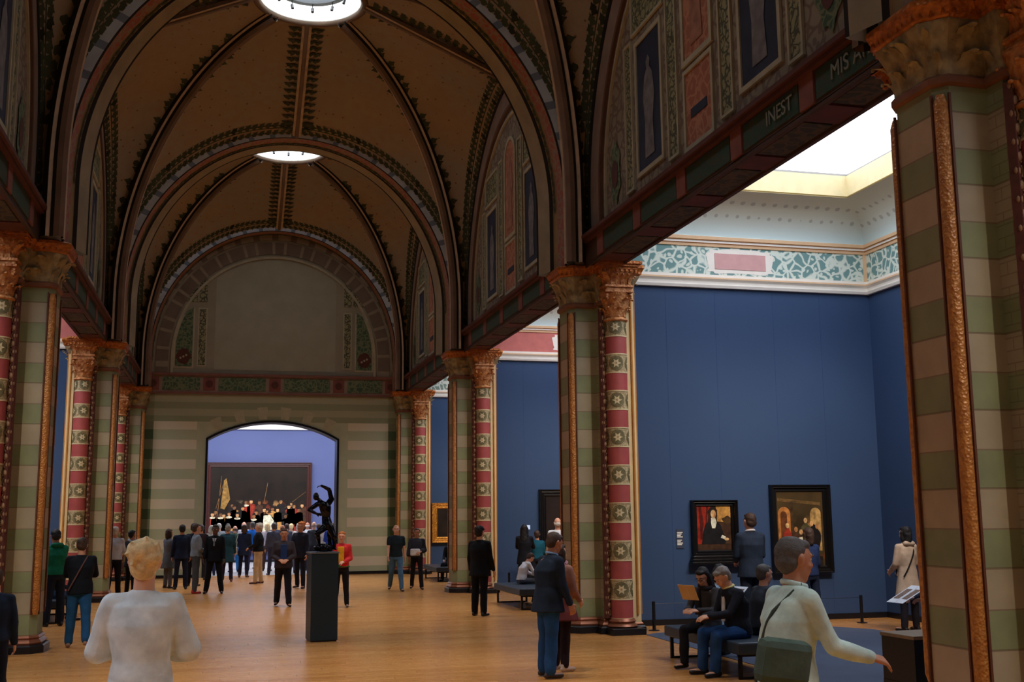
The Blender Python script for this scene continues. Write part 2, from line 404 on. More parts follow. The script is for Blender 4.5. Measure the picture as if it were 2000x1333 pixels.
def make_ceiling(i, y0, y1):
    h = (y1 - y0)/2; yc = (y0 + y1)/2
    root = empty('ceiling', (XC, yc, 0)); struct(root)
    D, DT, DL, T, Lc = bay_curves(h); N = 46; Q = 8
    web = MB(); lf = MB(); rib = MB(); rdg = MB()
    for sx in (1, -1):
        for sy in (1, -1):
            for Bc, Dc, kind in ((T, DT, 'T'), (Lc, DL, 'L')):
                b = resamp(Bc, N); d = resamp(Dc, N)
                b[:, 0] *= sx; d[:, 0] *= sx; b[:, 1] *= sy; d[:, 1] *= sy
                rows = []
                for k in range(N):
                    row = []
                    for q in np.linspace(0, 1, Q):
                        p = b[k]*(1-q) + d[k]*q
                        ctr = np.array([0, 0, 8.0]); o = p - ctr; o /= np.linalg.norm(o)
                        p = p + o*sin(pi*q)*.16*min(1, np.linalg.norm(b[k]-d[k]))
                        row.append(p)
                    rows.append(row)
                web.grid(rows, 0)
                R = np.array(rows)
                def place(k, dist, side, size, tdir=1):
                    # dist metres from the D (side=1) or boundary (side=0) edge, across the web
                    wdt = np.linalg.norm(np.diff(R[k], axis=0), axis=1).sum()
                    if dist > wdt*.46: return
                    q = dist/wdt; q = 1-q if side else q; f = q*(Q-1); j = min(int(f), Q-2); f -= j
                    k0 = int(k); p = R[k0, j]*(1-f) + R[k0, j+1]*f
                    t = R[min(k0+1, N-1), j] - R[max(k0-1, 0), j]; a = R[k0, j+1]-R[k0, j]
                    if side: a = -a
                    n = Vector(t).cross(Vector(a)); 
                    if n.dot(Vector((0-p[0], 0-p[1], 8-p[2]))) < 0: n = -n
                    n.normalize(); t = Vector(t).normalized(); a = Vector(a).normalized()
                    leaf(lf, Vector(p) + n*.012, (t*tdir + a*1.1), n, size)
                # leaf borders: along the diagonal rib, and double along the arch / wall edge
                dl = np.r_[0, np.cumsum(np.linalg.norm(np.diff(d, axis=0), axis=1))]
                tot = dl[-1]; st = .2
                for m in range(int(tot/st)):
                    kf = np.interp(m*st, dl, np.arange(N))
                    if 3 < kf < N-9: place(int(round(kf)), .27 + .12*(m % 2), 1, .22)
                st = .16; bl = np.r_[0, np.cumsum(np.linalg.norm(np.diff(b, axis=0), axis=1))]
                for m in range(int(bl[-1]/st)):
                    kf = np.interp(m*st, bl, np.arange(N))
                    if kf > 3:
                        place(int(round(kf)), .11, 0, .17); place(int(round(kf)), .36, 0, .18)
                # painted stem between the two leaf rows of the edge border
                st_pts = []
                for kk in range(3, N):
                    wdt = np.linalg.norm(np.diff(R[kk], axis=0), axis=1).sum()
                    if wdt < .6: continue
                    f = .24/wdt*(Q-1); j = min(int(f), Q-2); f -= j; st_pts.append(Vector(R[kk, j]*(1-f) + R[kk, j+1]*f))
                if len(st_pts) > 3: lf.tube(st_pts, .014, 4)
                # ridge leaves
                e0, e1 = Vector(R[N-1, 0]), Vector(R[N-1, Q-1]); L_ = (e1-e0).length; tt = (e1-e0).normalized()
                sd = Vector((sx, 0, 0)) if kind == 'T' else Vector((0, sy, 0))
                for m in range(int(L_/.21)):
                    p = e0 + tt*(.25 + m*.21) ; 
                    if (p-e0).length > L_-.1: break
                    f = (p-e0).length/L_*(Q-1); j = min(int(f), Q-2); f -= j
                    p = Vector(R[N-1, j]*(1-f) + R[N-1, j+1]*f)
                    for off in (.2, .33):
                        p2 = p + sd*off; n = Vector((0,0,-1)); p2.z -= .02 + off*off*.22
                        leaf(lf, p2, tt*.7 + sd, n, .17)
    web.build('vault_web', M['web'], root, smooth=True, fix=False)
    lf.build('leaf_border', M['leaf'], root, fix=False)
    # diagonal ribs (four) with a bead edge
    for sx in (1, -1):
        for sy in (1, -1):
            P = [Vector((x*sx, y*sy, z)) for x, y, z in resamp(D, 40)]
            r = MB(); rows = []
            for k, p in enumerate(P):
                t = (P[min(k+1, 39)] - P[max(k-1, 0)]).normalized()
                side = Vector((-p.y, p.x, 0)).normalized(); inn = side.cross(t)
                if inn.dot(Vector((0, 0, 8)) - p) < 0: inn = -inn
                prof = [(-.17,-.06),(-.17,.07),(-.13,.09),(-.10,.07),(-.09,.15),(-.04,.22),(.04,.22),(.09,.15),(.10,.07),(.13,.09),(.17,.07),(.17,-.06)]
                rows.append([p + side*a + inn*b_ for a, b_ in prof])
            r.grid(rows, 0, False, lambda i_, j: 1 if j in (1, 2, 8, 9) else (2 if j in (0, 3, 7, 10) else 0))
            r.build('diagonal_rib', [M['rib'], M['riblight'], M['ribline']], root, smooth=False)
    # ridge ribs
    for ax, Bc in ((1, T), (0, Lc)):
        for sg in (1, -1):
            e0 = Vector((0, (h-.45)*sg, Bc[-1][2])) if ax == 1 else Vector((4.5*sg, 0, Bc[-1][2]))
            e1 = Vector((0, RR*sg, ZRING)) if ax == 1 else Vector((RR*sg, 0, ZRING))
            r = MB(); rows = []
            for f in np.linspace(0, 1, 14):
                p = e0.lerp(e1, f); ctr = Vector((0,0,8)); o = (p-ctr).normalized(); p = p + Vector((0,0,0))
                sd = Vector((1,0,0)) if ax == 1 else Vector((0,1,0))
                rows.append([p + sd*a + Vector((0,0,b_)) for a, b_ in ((-.11,.05),(-.11,-.04),(-.05,-.05),(-.04,-.09),(.04,-.09),(.05,-.05),(.11,-.04),(.11,.05))])
            r.grid(rows, 0, False, lambda i_, j: 1 if j in (1, 5) else 0)
            r.build('ridge_rib', [M['rib'], M['riblight']], root)
    # oculus: bronze ring and white well
    r = MB(); prof = [(RR+.14, ZRING+.05), (RR+.14, ZRING-.06), (RR+.04, ZRING-.1), (RR-.02, ZRING-.04), (RR-.02, ZRING+.02)]
    r.lathe(prof, 48, mi=0, caps=False); r.build('oculus_ring', M['rib'], root, smooth=True)
    r = MB(); r.lathe([(RR-.02, ZRING), (RR-.02, ZRING+.75)], 48, caps=False); r.build('oculus_well', M['white'], root, smooth=True)
    return root, h, yc

def make_oculus_window(n, yc):
    o = empty('window_%d' % n, (XC, yc, 0)); struct(o)
    r = MB(); z = ZRING + .72; r.poly([(RR*cos(2*pi*k/48), RR*sin(2*pi*k/48), z) for k in range(48)], 0); r.build('pane', M['glassn'], o, fix=False)
    g = MB(); g.lathe([(RR, z-.02), (RR, z-.08), (RR-.05, z-.08), (RR-.05, z-.02)], 48, caps=False)
    for k in range(12):
        a = 2*pi*k/12; g.obox((cos(a)*.75, sin(a)*.75, z-.04), (cos(a)*.37, sin(a)*.37, 0), (-sin(a)*.012, cos(a)*.012, 0), (0, 0, .03))
    g.build('glazing_bars', M['steel'], o)
    # dark ring with small spotlights hangs inside
    l = empty('ring_light', (XC, yc, ZRING + .3), 0, label=['dark ring of small spotlights hanging in the round skylight over the camera',
             'dark ring of small spotlights hanging in the nearest round skylight in view', 'dark ring of small spotlights hanging in the middle round skylight',
             'dark ring of small spotlights hanging in the farthest round skylight'][n-1], cat='ring light', group='spotlight rings in the round skylights')
    q = MB(); q.lathe([(.70, -.05), (.70, .09), (.84, .09), (.84, -.05), (.70, -.05)], 48, caps=False); q.build('ring', M['steel'], l, smooth='auto')
    for k in range(10):
        a = 2*pi*k/10 + .2; s = MB(); c = Vector((cos(a)*.77, sin(a)*.77, -.14))
        s.tube([c + Vector((0,0,.1)), c], .012, 6); s.tube([c, c + Vector((-cos(a)*.03, -sin(a)*.03, -.1))], .035, 10); s.build('spotlight', M['steel'], l)
        if k % 3 == 0:
            ld = bpy.data.lights.new('ring_lamp', 'SPOT'); ld.energy = RINGW; ld.color = (1, .88, .72); ld.spot_size = radians(44); ld.spot_blend = .9; ld.shadow_soft_size = .06
            lo = bpy.data.objects.new('ring_lamp', ld); COL.objects.link(lo); lo.parent = l; lo.location = c + Vector((-cos(a)*.05, -sin(a)*.05, -.14))
            lo.rotation_euler = Vector((-cos(a)*.05, -sin(a)*.05, -1)).to_track_quat('-Z', 'Y').to_euler()
    for k in range(3):
        a = 2*pi*k/3; s = MB(); s.tube([(cos(a)*.77, sin(a)*.77, .08), (cos(a)*.77, sin(a)*.77, .42)], .01, 6); s.build('hanger', M['steel'], l)

nb = 0
for i in range(4):
    y0, y1 = PY[i], PY[i+1]
    ZRING = 13.06 if i == 3 else 13.24
    root, h, yc = make_ceiling(i, y0, y1)
    make_oculus_window(i+1, yc)

# ------------------------------------------------------------------ transverse arches
def make_arch(yc, n):
    root = empty('trim_%d' % n, (XC, yc, 0)); struct(root)
    def curve(a, b, th): return (a*cos(th), ZC + b*sin(th))
    ths = np.linspace(0, pi, 97)
    prof = [(-.47, 4.38, 4.55), (-.47, 4.08, 4.34), (-.44, 4.05, 4.325), (-.14, 4.02, 4.32), (.02, 3.99, 4.315), (.05, 3.93, 4.30), (.40, 3.82, 4.275), (.44, 3.80, 4.27), (.47, 3.86, 4.28), (.47, 4.38, 4.55)]
    pths = [(None, z) for z in np.linspace(Z0-.02, ZC, 9)[:-1]]
    stations = [('s', 1, z) for z in np.linspace(Z0-.02, ZC, 9)[:-1]] + [('a', 0, t) for t in ths] + [('s', -1, z) for z in np.linspace(ZC, Z0-.02, 9)[1:]]
    rows = []
    for kd, sg, v in stations:
        row = []
        for y, a, b in prof:
            if kd == 's': row.append((a*sg, y, v))
            else: row.append((a*cos(v), y, ZC + b*sin(v)))
        rows.append(row)
    def mf(i, j):
        if j == 0: return 1 if (i % 4 == 0) else 0
        if j in (1, 4, 6): return 5
        if j == 2: return 2
        if j == 3: return 4
        return 3
    m = MB(); m.grid(rows, 0, False, mf)
    m.build('arch_ring', [M['archface'], M['archface2'], M['archred'], M['archband'], M['leafbg'], M['ribline']], root)
    lf = MB()
    for t in np.linspace(.0, pi, 90):
        a, b = 4.0, 4.315; n_ = Vector((-cos(t), 0, -sin(t))); tt = Vector((-sin(t), 0, cos(t)))
        leaf(lf, Vector((a*cos(t), -.06, ZC + b*sin(t))) + n_*.014, tt + Vector((0, .5*(-1)**int(t*28.3), 0)), n_, .13)
    lf.build('leaf_border', M['leaf'], root, fix=False)
for k in range(4): make_arch(PY[k], k+1)
# half arch at the end wall
make_arch(ENDY - .02, 5)

# ------------------------------------------------------------------ lunette walls and beams
def lun_wall(i, s, n):
    y0, y1 = PY[i], PY[i+1]; h = (y1-y0)/2; yc = (y0+y1)/2
    root = empty('wall_upper_right' if s > 0 else 'wall_upper_left', (XC + s*4.52, yc, 0)); struct(root)
    # local: u outwards (x*s), v along hall with +v towards the camera for right side
    def put(mbx): return mbx.xf(lambda p: (p[0]*s, p[1], p[2]))
    prof = ell(h - .45, 4.5, ZC, 6.62, 30); outline = [(v, z) for v, z in prof] + [(-v, z) for v, z in prof[::-1][1:]]
    m = MB(); m.poly([(.0, v, z) for v, z in outline], 0)
    m.grid([[(.0, v, z) for v, z in outline], [(.35, v, z) for v, z in outline]], 0)
    put(m).build('plaster', M['lungrey'], root, fix=False)
    # rings following the arch
    def ring(a0, b0, a1, b1, th, mat, name):
        r = MB(); st = [(ZC-(ZC-6.72)*(1-f), None) for f in np.linspace(0, 1, 5)[:-1]]
        rows = []
        seq = [(1, z) for z, _ in st] + [(0, t) for t in np.linspace(0, pi, 49)] + [(-1, z) for z, _ in st[::-1]]
        for kd, v in seq:
            if kd: rows.append([(0, a0*kd, v), (-th, a0*kd, v), (-th, a1*kd, v), (0, a1*kd, v)])
            else: rows.append([(0, a0*cos(v), ZC+b0*sin(v)), (-th, a0*cos(v), ZC+b0*sin(v)), (-th, a1*cos(v), ZC+b1*sin(v)), (0, a1*cos(v), ZC+b1*sin(v))])
        r.grid(rows); put(r).build(name, mat, root, fix=True)
    hh = h - .48
    ring(hh, 4.48, hh-.12, 4.36, .05, M['ribline'], 'arch_line')
    ring(hh-.12, 4.36, hh-.62, 3.86, .03, M['mauve'], 'arch_band')
    ring(hh-.62, 3.86, hh-.70, 3.78, .06, M['mauve2'], 'arch_moulding')
    ring(hh-.85, 3.64, hh-.90, 3.59, .04, M['lunframe'], 'arch_moulding')
    def panel(v0, v1, z0, z1, mat, name, frame=.06, arch=False, slope=0, th=.035, fmat='lunframe'):
        def outl(d):
            a, b, c, e = v0-d, v1+d, z0-d, z1+d
            P = [(a, c), (b, c)]
            if arch:
                r = (b-a)/2
                P += [((a+b)/2 + r*cos(t), e - r + r*sin(t)) for t in np.linspace(0, pi, 13)]
            else: P += [(b, e + (slope if slope > 0 else 0)), (a, e + (-slope if slope < 0 else 0))]
            return P
        o_, i_ = outl(frame), outl(0)
        r = MB(); r.grid([[(0, *q) for q in o_], [(-th, *q) for q in o_], [(-th, *q) for q in i_], [(-.005, *q) for q in i_]], 0, True)
        f = put(r).build(name+'_frame', M[fmat], root)
        r = MB(); r.poly([(-.012, *q) for q in i_]); p = put(r).build(name, mat, root, fix=False)
    panel(-.42, .42, 8.15, 10.35, M['lunred'], 'niche_panel', .08, True)
    panel(-.42, .42, 6.9, 7.95, M['lunred'], 'plinth_panel', .06)
    panel(1.3, 2.25, 7.1, 9.15, M['lundark'], 'figure_panel', .07, slope=0)
    panel(-2.25, -1.3, 7.1, 9.15, M['lundark'], 'figure_panel', .07)
    for q in ((.72, 1.02), (-1.02, -.72)): panel(q[0], q[1], 6.95, 10.1, M['lunstrip'], 'scroll_strip', .04)
    for q in ((2.5, 2.76), (-2.76, -2.5)): panel(q[0], q[1], 6.95, 9.3, M['lunstrip'], 'scroll_strip', .04)
    for q in ((1.2, 2.4), (-2.4, -1.2)): panel(q[0], q[1], 9.42, 10.05, M['lunstrip'], 'frieze_panel', .05)
    # generic painted figures (robed standing shapes) and corner crests
    def fig(v, z, sc, mat, name):
        r = MB(); body = [(-.16,0),(.17,0),(.15,.5),(.2,.85),(.13,1.12),(.05,1.2),(.07,1.3),(.0,1.38),(-.07,1.3),(-.05,1.2),(-.14,1.1),(-.2,.8),(-.12,.45)]
        r.poly([(-.022, v+a*sc, z+b*sc) for a, b in body]); put(r).build(name, mat, root, fix=False)
    fig(0, 8.3, 1.25, M['lunfig2'], 'painted_figure'); fig(1.78, 7.25, 1.15, M['lunfig'], 'painted_figure'); fig(-1.78, 7.25, 1.15, M['lunfig'], 'painted_figure')
    for q in (3.35, -3.35):
        r = MB(); P = [(-.018, q + (.3+.05*cos(5*t))*cos(t)*.85, 7.45 + (.5+.06*cos(7*t))*sin(t)) for t in np.linspace(0, 2*pi, 40)[:-1]]
        r.poly(P); put(r).build('crest', M['green_orn'], root, fix=False)
        r = MB(); P = [(-.026, q + .15*cos(t), 7.42 + .24*sin(t)) for t in np.linspace(0, 2*pi, 20)[:-1]]
        r.poly(P); put(r).build('crest_shield', M['darkred'], root, fix=False)
    r = MB(); r.box(-.022, .02, -.26, .26, 7.27, 7.40); put(r).build('tablet', M['lundark'], root)
    r = MB(); r.box(-.06, .0, -hh, hh, 6.62, 6.80); put(r).build('sill_moulding', M['lunframe'], root)
    return root
for i in range(4):
    for s in (1, -1): lun_wall(i, s, i)

def beam(i, s, n):
    y0, y1 = PY[i], PY[i+1]; yc = (y0+y1)/2; h = (y1-y0)/2
    root = empty('trim_%d' % n, (XC + s*A, yc, 0)); struct(root)
    put = lambda m: m.xf(lambda p: (p[0]*s, p[1], p[2]))
    m = MB(); m.box(.24, .80, -h+.3, h-.3, 6.17, 6.66); put(m).build('beam_core', M['beamdark'], root)
    m = MB(); m.box(.12, .4, -h+.45, h-.45, 6.6, 6.66); m.box(.16, .4, -h+.45, h-.45, 6.55, 6.6); put(m).build('ledge_moulding', M['darkred'], root)
    L = 2*(h-.75); nn = 5; pl = (L - .34*(nn+1))/nn; v = -L/2 - .45
    for k in range(nn+1):
        m = MB(); m.box(.215, .25, v, v+.3, 6.2, 6.55); put(m).build('red_block', M['red'], root); 
        m = MB(); m.box(.30, .74, v-.1, v+.4, 6.145, 6.18); put(m).build('soffit_block', M['darkred'], root); v += .34
        if k < nn:
            m = MB(); m.box(.225, .25, v, v+pl-.04, 6.22, 6.53); put(m).build('fascia_panel', M['beampanel'], root)
            m = MB(); m.box(.34, .70, v+.12, v+pl-.16, 6.15, 6.18); put(m).build('soffit_panel', M['beamsoff'], root); v += pl
    for a, b in ((.24, .3), (.74, .80)):
        m = MB(); m.box(a, b, -h+.5, h-.5, 6.13, 6.18); put(m).build('soffit_edge', M['beamdark'], root)
    return root
n = 6
for i in range(4):
    for s in (1, -1):
        b = beam(i, s, n); n += 1
        if i == 1 and s == 1:
            for txt, yy in (('INEST', 10.75), ('MIS ARTS', 9.15)):
                cu = bpy.data.curves.new('lettering', 'FONT'); cu.body = txt; cu.size = .27; cu.align_x = 'CENTER'; cu.align_y = 'CENTER'; cu.extrude = .004
                o = bpy.data.objects.new('lettering', cu); COL.objects.link(o); o.parent = b
                cu.materials.append(M['text'])
                yc = (PY[1]+PY[2])/2
                o.location = (.215-.006, yy - yc, 6.375)
                # reads with +x of the text towards the camera (-y), facing the nave (-x)
                o.rotation_euler = (radians(90), 0, radians(-90))
                cu.size = .24

# ------------------------------------------------------------------ piers
def offset_poly(P, d):
    n = len(P); out = []
    for i in range(n):
        a, b, c = np.array(P[i-1]), np.array(P[i]), np.array(P[(i+1) % n])
        e1 = (b-a)/np.linalg.norm(b-a); e2 = (c-b)/np.linalg.norm(c-b)
        n1 = np.array([e1[1], -e1[0]]); n2 = np.array([e2[1], -e2[0]])
        k = n1 + n2; k = k/max(.3, (k@k)/2)
        out.append(b + k*d)
    return out
def half(o): return o
OUT = [(0,-.25),(.10,-.35),(.46,-.35),(.46,-.56),(.90,-.56),(1.02,-.56),(1.02,.56),(.46,.56),(.46,.35),(.10,.35),(0,.25)]
def loft_outline(mb, levels, cap=True, mf=None):
    rows = [[(x, y, z) for x, y in offset_poly(OUT, d)] for z, d in levels]
    mb.grid(rows, 0, True, mf)
    if cap: mb.poly(rows[0][::-1]); mb.poly(rows[-1])

def acanthus(mb, base, out, up, w, hgt, curl=.06, mi=0):
    base, out, up = Vector(base), Vector(out).normalized(), Vector(up).normalized(); sd = out.cross(up)
    rows = []
    for i in range(6):
        f = i/5; ww = w*(.35 + .65*sin(pi*min(1, f*.75+.12)))*(1-.35*f*f) * (1 + .16*(-1)**i)
        zz = hgt*(f - .18*max(0, f-.7)/.3*f); oo = .012 + curl*f**2.2
        rows.append([base + up*zz + out*(oo - .018*abs(j)/2*(1)) + sd*(ww*j/4) for j in (-2, -1, 0, 1, 2)])
    mb.grid(rows, mi)
    mb.ball(rows[-1][2] - up*.01, (w*.22, w*.22, .018), 6, 4, mi)

def column_parts(root, put, cu_, cv, sv):
    """engaged column at (cu_, cv); sv = -1 faces the camera side of the pier"""
    r = .182
    m = MB(); seg = 28
    zs = [.25]; mats = []
    z = BAND0 - BAND*7 + 0.0
    edges = []
    k = 0; top = 5.2
    # build list of z edges: red [b-.29..b] , star [b-BAND+... ]
    lv = [(.25, None)]
    z = BAND0 - BAND*8
    seq = []
    while z < top:
        seq += [(z, z+.02, 1), (z+.02, z+.315, 2), (z+.315, z+.335, 1), (z+.335, z+BAND, 0)]
        z += BAND
    prof = []; mm = []
    for a, b, q in [(a - .0, b, q) for a, b, q in seq]:
        a2, b2 = max(a, .25), min(b, top)
        if b2 <= a2: continue
        # order within a course: star below, red above
        prof.append((a2, b2, q))
    rows = []; mi = []
    for a, b, q in prof:
        rr = r + (.006 if q == 1 else 0)
        rows.append([(cu_ + rr*cos(2*pi*t/seg), cv + rr*sin(2*pi*t/seg), a) for t in range(seg)]); mi.append(q)
        rows.append([(cu_ + rr*cos(2*pi*t/seg), cv + rr*sin(2*pi*t/seg), b) for t in range(seg)]); mi.append(q)
    m.grid(rows, 0, True, lambda i, j: {0: 0, 1: 1, 2: 2}[mi[i]])
    sh = put(m).build('column_shaft', [M['colred'], M['colcream'], M['colstar']], root, smooth='auto')
    # roundels with a six-pointed star
    m = MB()
    def cyl(u, zz, d): a = u/r; return (cu_ + (r+d)*cos(a), cv + (r+d)*sin(a), zz)
    z = BAND0 - BAND*8
    while z < top - .2:
        zc = z + .168
        if zc > .3:
            for q in range(4):
                u0 = r*(2*pi*q/4 + radians(250))
                def ringp(ra, n=28): return [cyl(u0 + ra*cos(2*pi*t/n), zc + ra*sin(2*pi*t/n), .004) for t in range(n)]
                m.grid([ringp(.125), ringp(.112)], 0, True)
                star = []
                for t in range(24):
                    ang = 2*pi*t/24; rad = .085 if t % 4 == 0 else (.052 if t % 4 in (1, 3) else .042)
                    star.append((ang, rad))
                inner = [cyl(u0 + .018*cos(a), zc + .018*sin(a), .004) for a, _ in star]
                m.grid([[cyl(u0 + ra*cos(a), zc + ra*sin(a), .004) for a, ra in star], inner], 1, True)
                m.grid([ringp(.104, 24), [cyl(u0 + ra*cos(a), zc + ra*sin(a), .0035) for a, ra in star]], 0, True)
        z += BAND
    put(m).build('star_pattern', [M['colgreen'], M['colcream']], sh)
    # base
    m = MB(); m.lathe([(r+.05, .10), (r+.075, .13), (r+.05, .16), (r+.02, .18), (r+.045, .21), (r+.02, .24), (r, .26)], 28, (cu_, cv)); put(m).build('column_base', M['bronze'], root, smooth='auto')
    # lower capital
    m = MB(); m.lathe([(r+.02, 5.18), (r+.035, 5.2), (r+.02, 5.23), (r-.01, 5.25), (r+.02, 5.4), (r+.07, 5.6), (r+.09, 5.66)], 24, (cu_, cv))
    for row, (zb, hh, cc, nn, ph) in enumerate(((5.25, .2, .07, 8, 0), (5.38, .22, .09, 8, .5))):
        for q in range(nn):
            a = 2*pi*(q+ph)/nn; d = (cos(a), sin(a), 0)
            acanthus(m, (cu_ + (r+.0+.02*row)*cos(a), cv + (r+.02*row)*sin(a), zb), d, (0,0,1), .12, hh, cc)
    for q in range(4):
        a = pi/4 + q*pi/2
        for t in np.linspace(0, 2*pi*1.4, 10): m.ball((cu_ + (r+.09)*cos(a)*1.05, cv + (r+.09)*sin(a)*1.05, 5.6) if t == 0 else (cu_ + (r+.10+.03*cos(t))*cos(a), cv + (r+.10+.03*cos(t))*sin(a), 5.59+.04*sin(t)), .022, 6, 4)
    put(m).build('lower_capital', M['carve'], root, smooth='auto')
    # moulding block
    m = MB(); a = r + .07; m.box(cu_-a, cu_+a, cv-a, cv+a, 5.66, 5.70); m.box(cu_-a+.02, cu_+a-.02, cv-a+.02, cv+a-.02, 5.70, 5.745); m.box(cu_-a-.01, cu_+a+.01, cv-a-.01, cv+a+.01, 5.745, 5.79)
    put(m).build('impost_moulding', M['carve'], root, bevel=.008)
    # upper capital, square and flaring, with foliage
    m = MB(); rows = []
    for z_, a in ((5.79, r+.02), (5.86, r+.025), (5.94, r+.06), (6.02, r+.12), (6.06, r+.13)): rows.append([(cu_-a, cv-a, z_), (cu_+a, cv-a, z_), (cu_+a, cv+a, z_), (cu_-a, cv+a, z_)])
    m.grid(rows, 0, True)
    for dx, dy in ((0,-1),(1,0),(-1,0),(0,1)):
        for q in (-.14, -.045, .05, .145):
            bx = cu_ + dx*(r+.02) + (q if dx == 0 else 0); by = cv + dy*(r+.02) + (q if dy == 0 else 0)
            acanthus(m, (bx, by, 5.80), (dx, dy, 0), (0,0,1), .10, .2, .11)
    for sx in (-1, 1):
        for sy in (-1, 1):
            acanthus(m, (cu_+sx*(r+.02), cv+sy*(r+.02), 5.80), (sx, sy, 0), (0,0,1), .13, .23, .16)
    put(m).build('upper_capital', M['carve'], root, smooth='auto')

def make_pier(s):
    root = empty('pier', (XC + s*A, 0, 0))
    put = lambda m: m.xf(lambda p: (p[0]*s, p[1], p[2]))
    m = MB(); rows = []
    loft_outline(m, [(.2, 0), (5.5, 0)], True, lambda i, j: {9: 0, 10: 1, 8: 0, 0: 0, 1: 0, 2: 2, 3: 0, 6: 0, 7: 2}.get(j, 0) if True else 0)
    # face order: j is edge from vertex j to j+1
    put(m).build('shaft', [M['band'], M['nave_face'], M['brickband']], root)
    m = MB(); loft_outline(m, [(0, .11), (.10, .11), (.12, .09), (.12, .05)]); put(m).build('plinth', M['black'], root)
    m = MB(); loft_outline(m, [(.12, .06), (.15, .075), (.18, .05), (.20, .03), (.22, .045), (.25, .02), (.26, 0.003)]); put(m).build('base_moulding', M['bronze'], root)
    m = MB(); loft_outline(m, [(5.46, .01), (5.48, .04), (5.53, .04), (5.56, .015)]); put(m).build('neck_moulding', flat('neck_brown', (124, 80, 56), .7, 0, .15), root)
    m = MB(); loft_outline(m, [(5.55, .01), (5.7, .02), (5.85, .07), (5.98, .14), (6.0, .14)])
    # carved leaves around the pilaster and block
    offp = offset_poly(OUT, .0)
    for i in range(len(OUT)):
        a, b = np.array(OUT[i]), np.array(OUT[(i+1) % len(OUT)]); L = np.linalg.norm(b-a); e = (b-a)/L; nn_ = (e[1], -e[0], 0)
        k = max(1, int(L/.19))
        for q in range(k):
            p = a + e*L*(q+.5)/k
            for zb, hh, cc in ((5.57, .21, .10), (5.73, .24, .16)):
                oo = .01 if zb < 5.6 else .04
                sh = (.07 if zb > 5.6 else 0)
                p2 = p + e*sh*(1 if q < k-1 else -1)
                acanthus(m, (p2[0]+nn_[0]*oo, p2[1]+nn_[1]*oo, zb), nn_, (0,0,1), L/k*.55, hh, cc)
    put(m).build('carved_capital', M['carvegrey'], root, smooth='auto')
    m = MB(); loft_outline(m, [(5.99, .12), (6.02, .16), (6.05, .17), (6.07, .18), (6.11, .20), (6.13, .21), (6.17, .21), (6.19, .19)])
    for i in range(len(OUT)):
        P = offset_poly(OUT, .165); a, b = P[i], P[(i+1) % len(OUT)]; L = np.linalg.norm(b-a); e = (b-a)/L; k = int(L/.07)
        for q in range(k):
            p = a + e*L*(q+.5)/k; m.box(p[0]-.016, p[0]+.016, p[1]-.016, p[1]+.016, 6.03, 6.07)
    put(m).build('ledge', M['lit_gilt'], root)
    for sv in (-1, 1):
        # gold rod on the chamfered corner
        m = MB(); c = (.035, sv*.315); m.lathe([(.035, .55), (.058, .62), (.058, 5.3), (.035, 5.38)], 14, c); put(m).build('gold_rod', M['rod'], root, smooth='auto')
        m = MB()
        for (ax, ay) in ((-.014, .264), (.086, .366)): m.obox((ax, sv*ay, 2.97), (.010, 0, 0), (0, .010, 0), (0, 0, 2.42))
        put(m).build('rod_edge', M['rodedge'], root)
        # column at block end
        cv = sv*(.56+.10); column_parts(root, put, .715, cv, sv)
        # ledge block over the column
        m = MB()
        for z0_, z1_, d in ((6.05, 6.09, .33), (6.09, 6.13, .37), (6.13, 6.18, .41)):
            m.box(.69-d, .69+d-.02, min(cv-sv*.1, cv+sv*d), max(cv-sv*.1, cv+sv*d), z0_, z1_)
        for q in range(8): 
            u = .70-.3+q*.085; m.box(u-.02, u+.02, min(cv+sv*.29, cv+sv*.33), max(cv+sv*.29, cv+sv*.33), 6.01, 6.055)
        put(m).build('column_ledge', M['lit_gilt'], root)
        # vine strip on the inner corner of the block, cream moulding on the outer one
        m = MB(); m.obox((.495, sv*.595, 2.83), (.05, sv*-.03, 0), (.02*sv, .03, 0), (0, 0, 2.58)); v = put(m).build('vine_strip', M['vine'], root)
        m = MB()
        for q in range(43):
            z_ = .34 + q*.12; m.ball((.485 + (.010 if q % 2 else -.012), sv*.632, z_), (.034, .02, .042), 7, 5); m.tube([(.515, sv*.625, z_-.05), (.535, sv*.62, z_), (.515, sv*.625, z_+.05)], .01, 5)
        put(m).build('vine_buds', M['vinelump'], v, smooth=True)
        m = MB(); m.box(.92, 1.07, min(sv*.42, sv*.62), max(sv*.42, sv*.62), .13, 5.98, 0); put(m).build('edge_moulding', M['cream'], root, bevel=.01)
        m = MB(); m.tube([(1.005, sv*.635, .3), (1.005, sv*.635, 5.95)], .02, 8); m.tube([(1.075, sv*.61, .3), (1.075, sv*.61, 5.95)], .014, 8); put(m).build('gold_bead', M['goldline'], root, smooth='auto')
        # black plinth under the column
        m = MB(); m.box(.715-.28, .715+.30, min(cv, cv+sv*.31), max(cv, cv+sv*.31), 0, .11); put(m).build('column_plinth', M['black'], root, bevel=.01)
    return root
labels_r = ['banded green and cream pier nearest the camera, filling the right edge', 'banded pier with red starred column left of the large blue wall bay',
            'banded pier behind the man in black coat and cap, second on the right', 'banded pier in the right corner beside the end wall doorway']
labels_l = ['banded pier on the left just outside the picture edge', 'banded pier at the left picture edge, behind the child in navy',
            'banded pier on the left behind the man in the black jacket', 'banded pier in the left corner beside the end wall']
for s, labs in ((1, labels_r), (-1, labels_l)):
    p0 = make_pier(s)
    for k in range(4):
        p = p0 if k == 0 else copy_tree(p0)
        p.location = (XC + s*A, PY[k+1], 0)
        tag(p, labs[k], 'pier', 'piers of the right colonnade' if s > 0 else 'piers of the left colonnade')

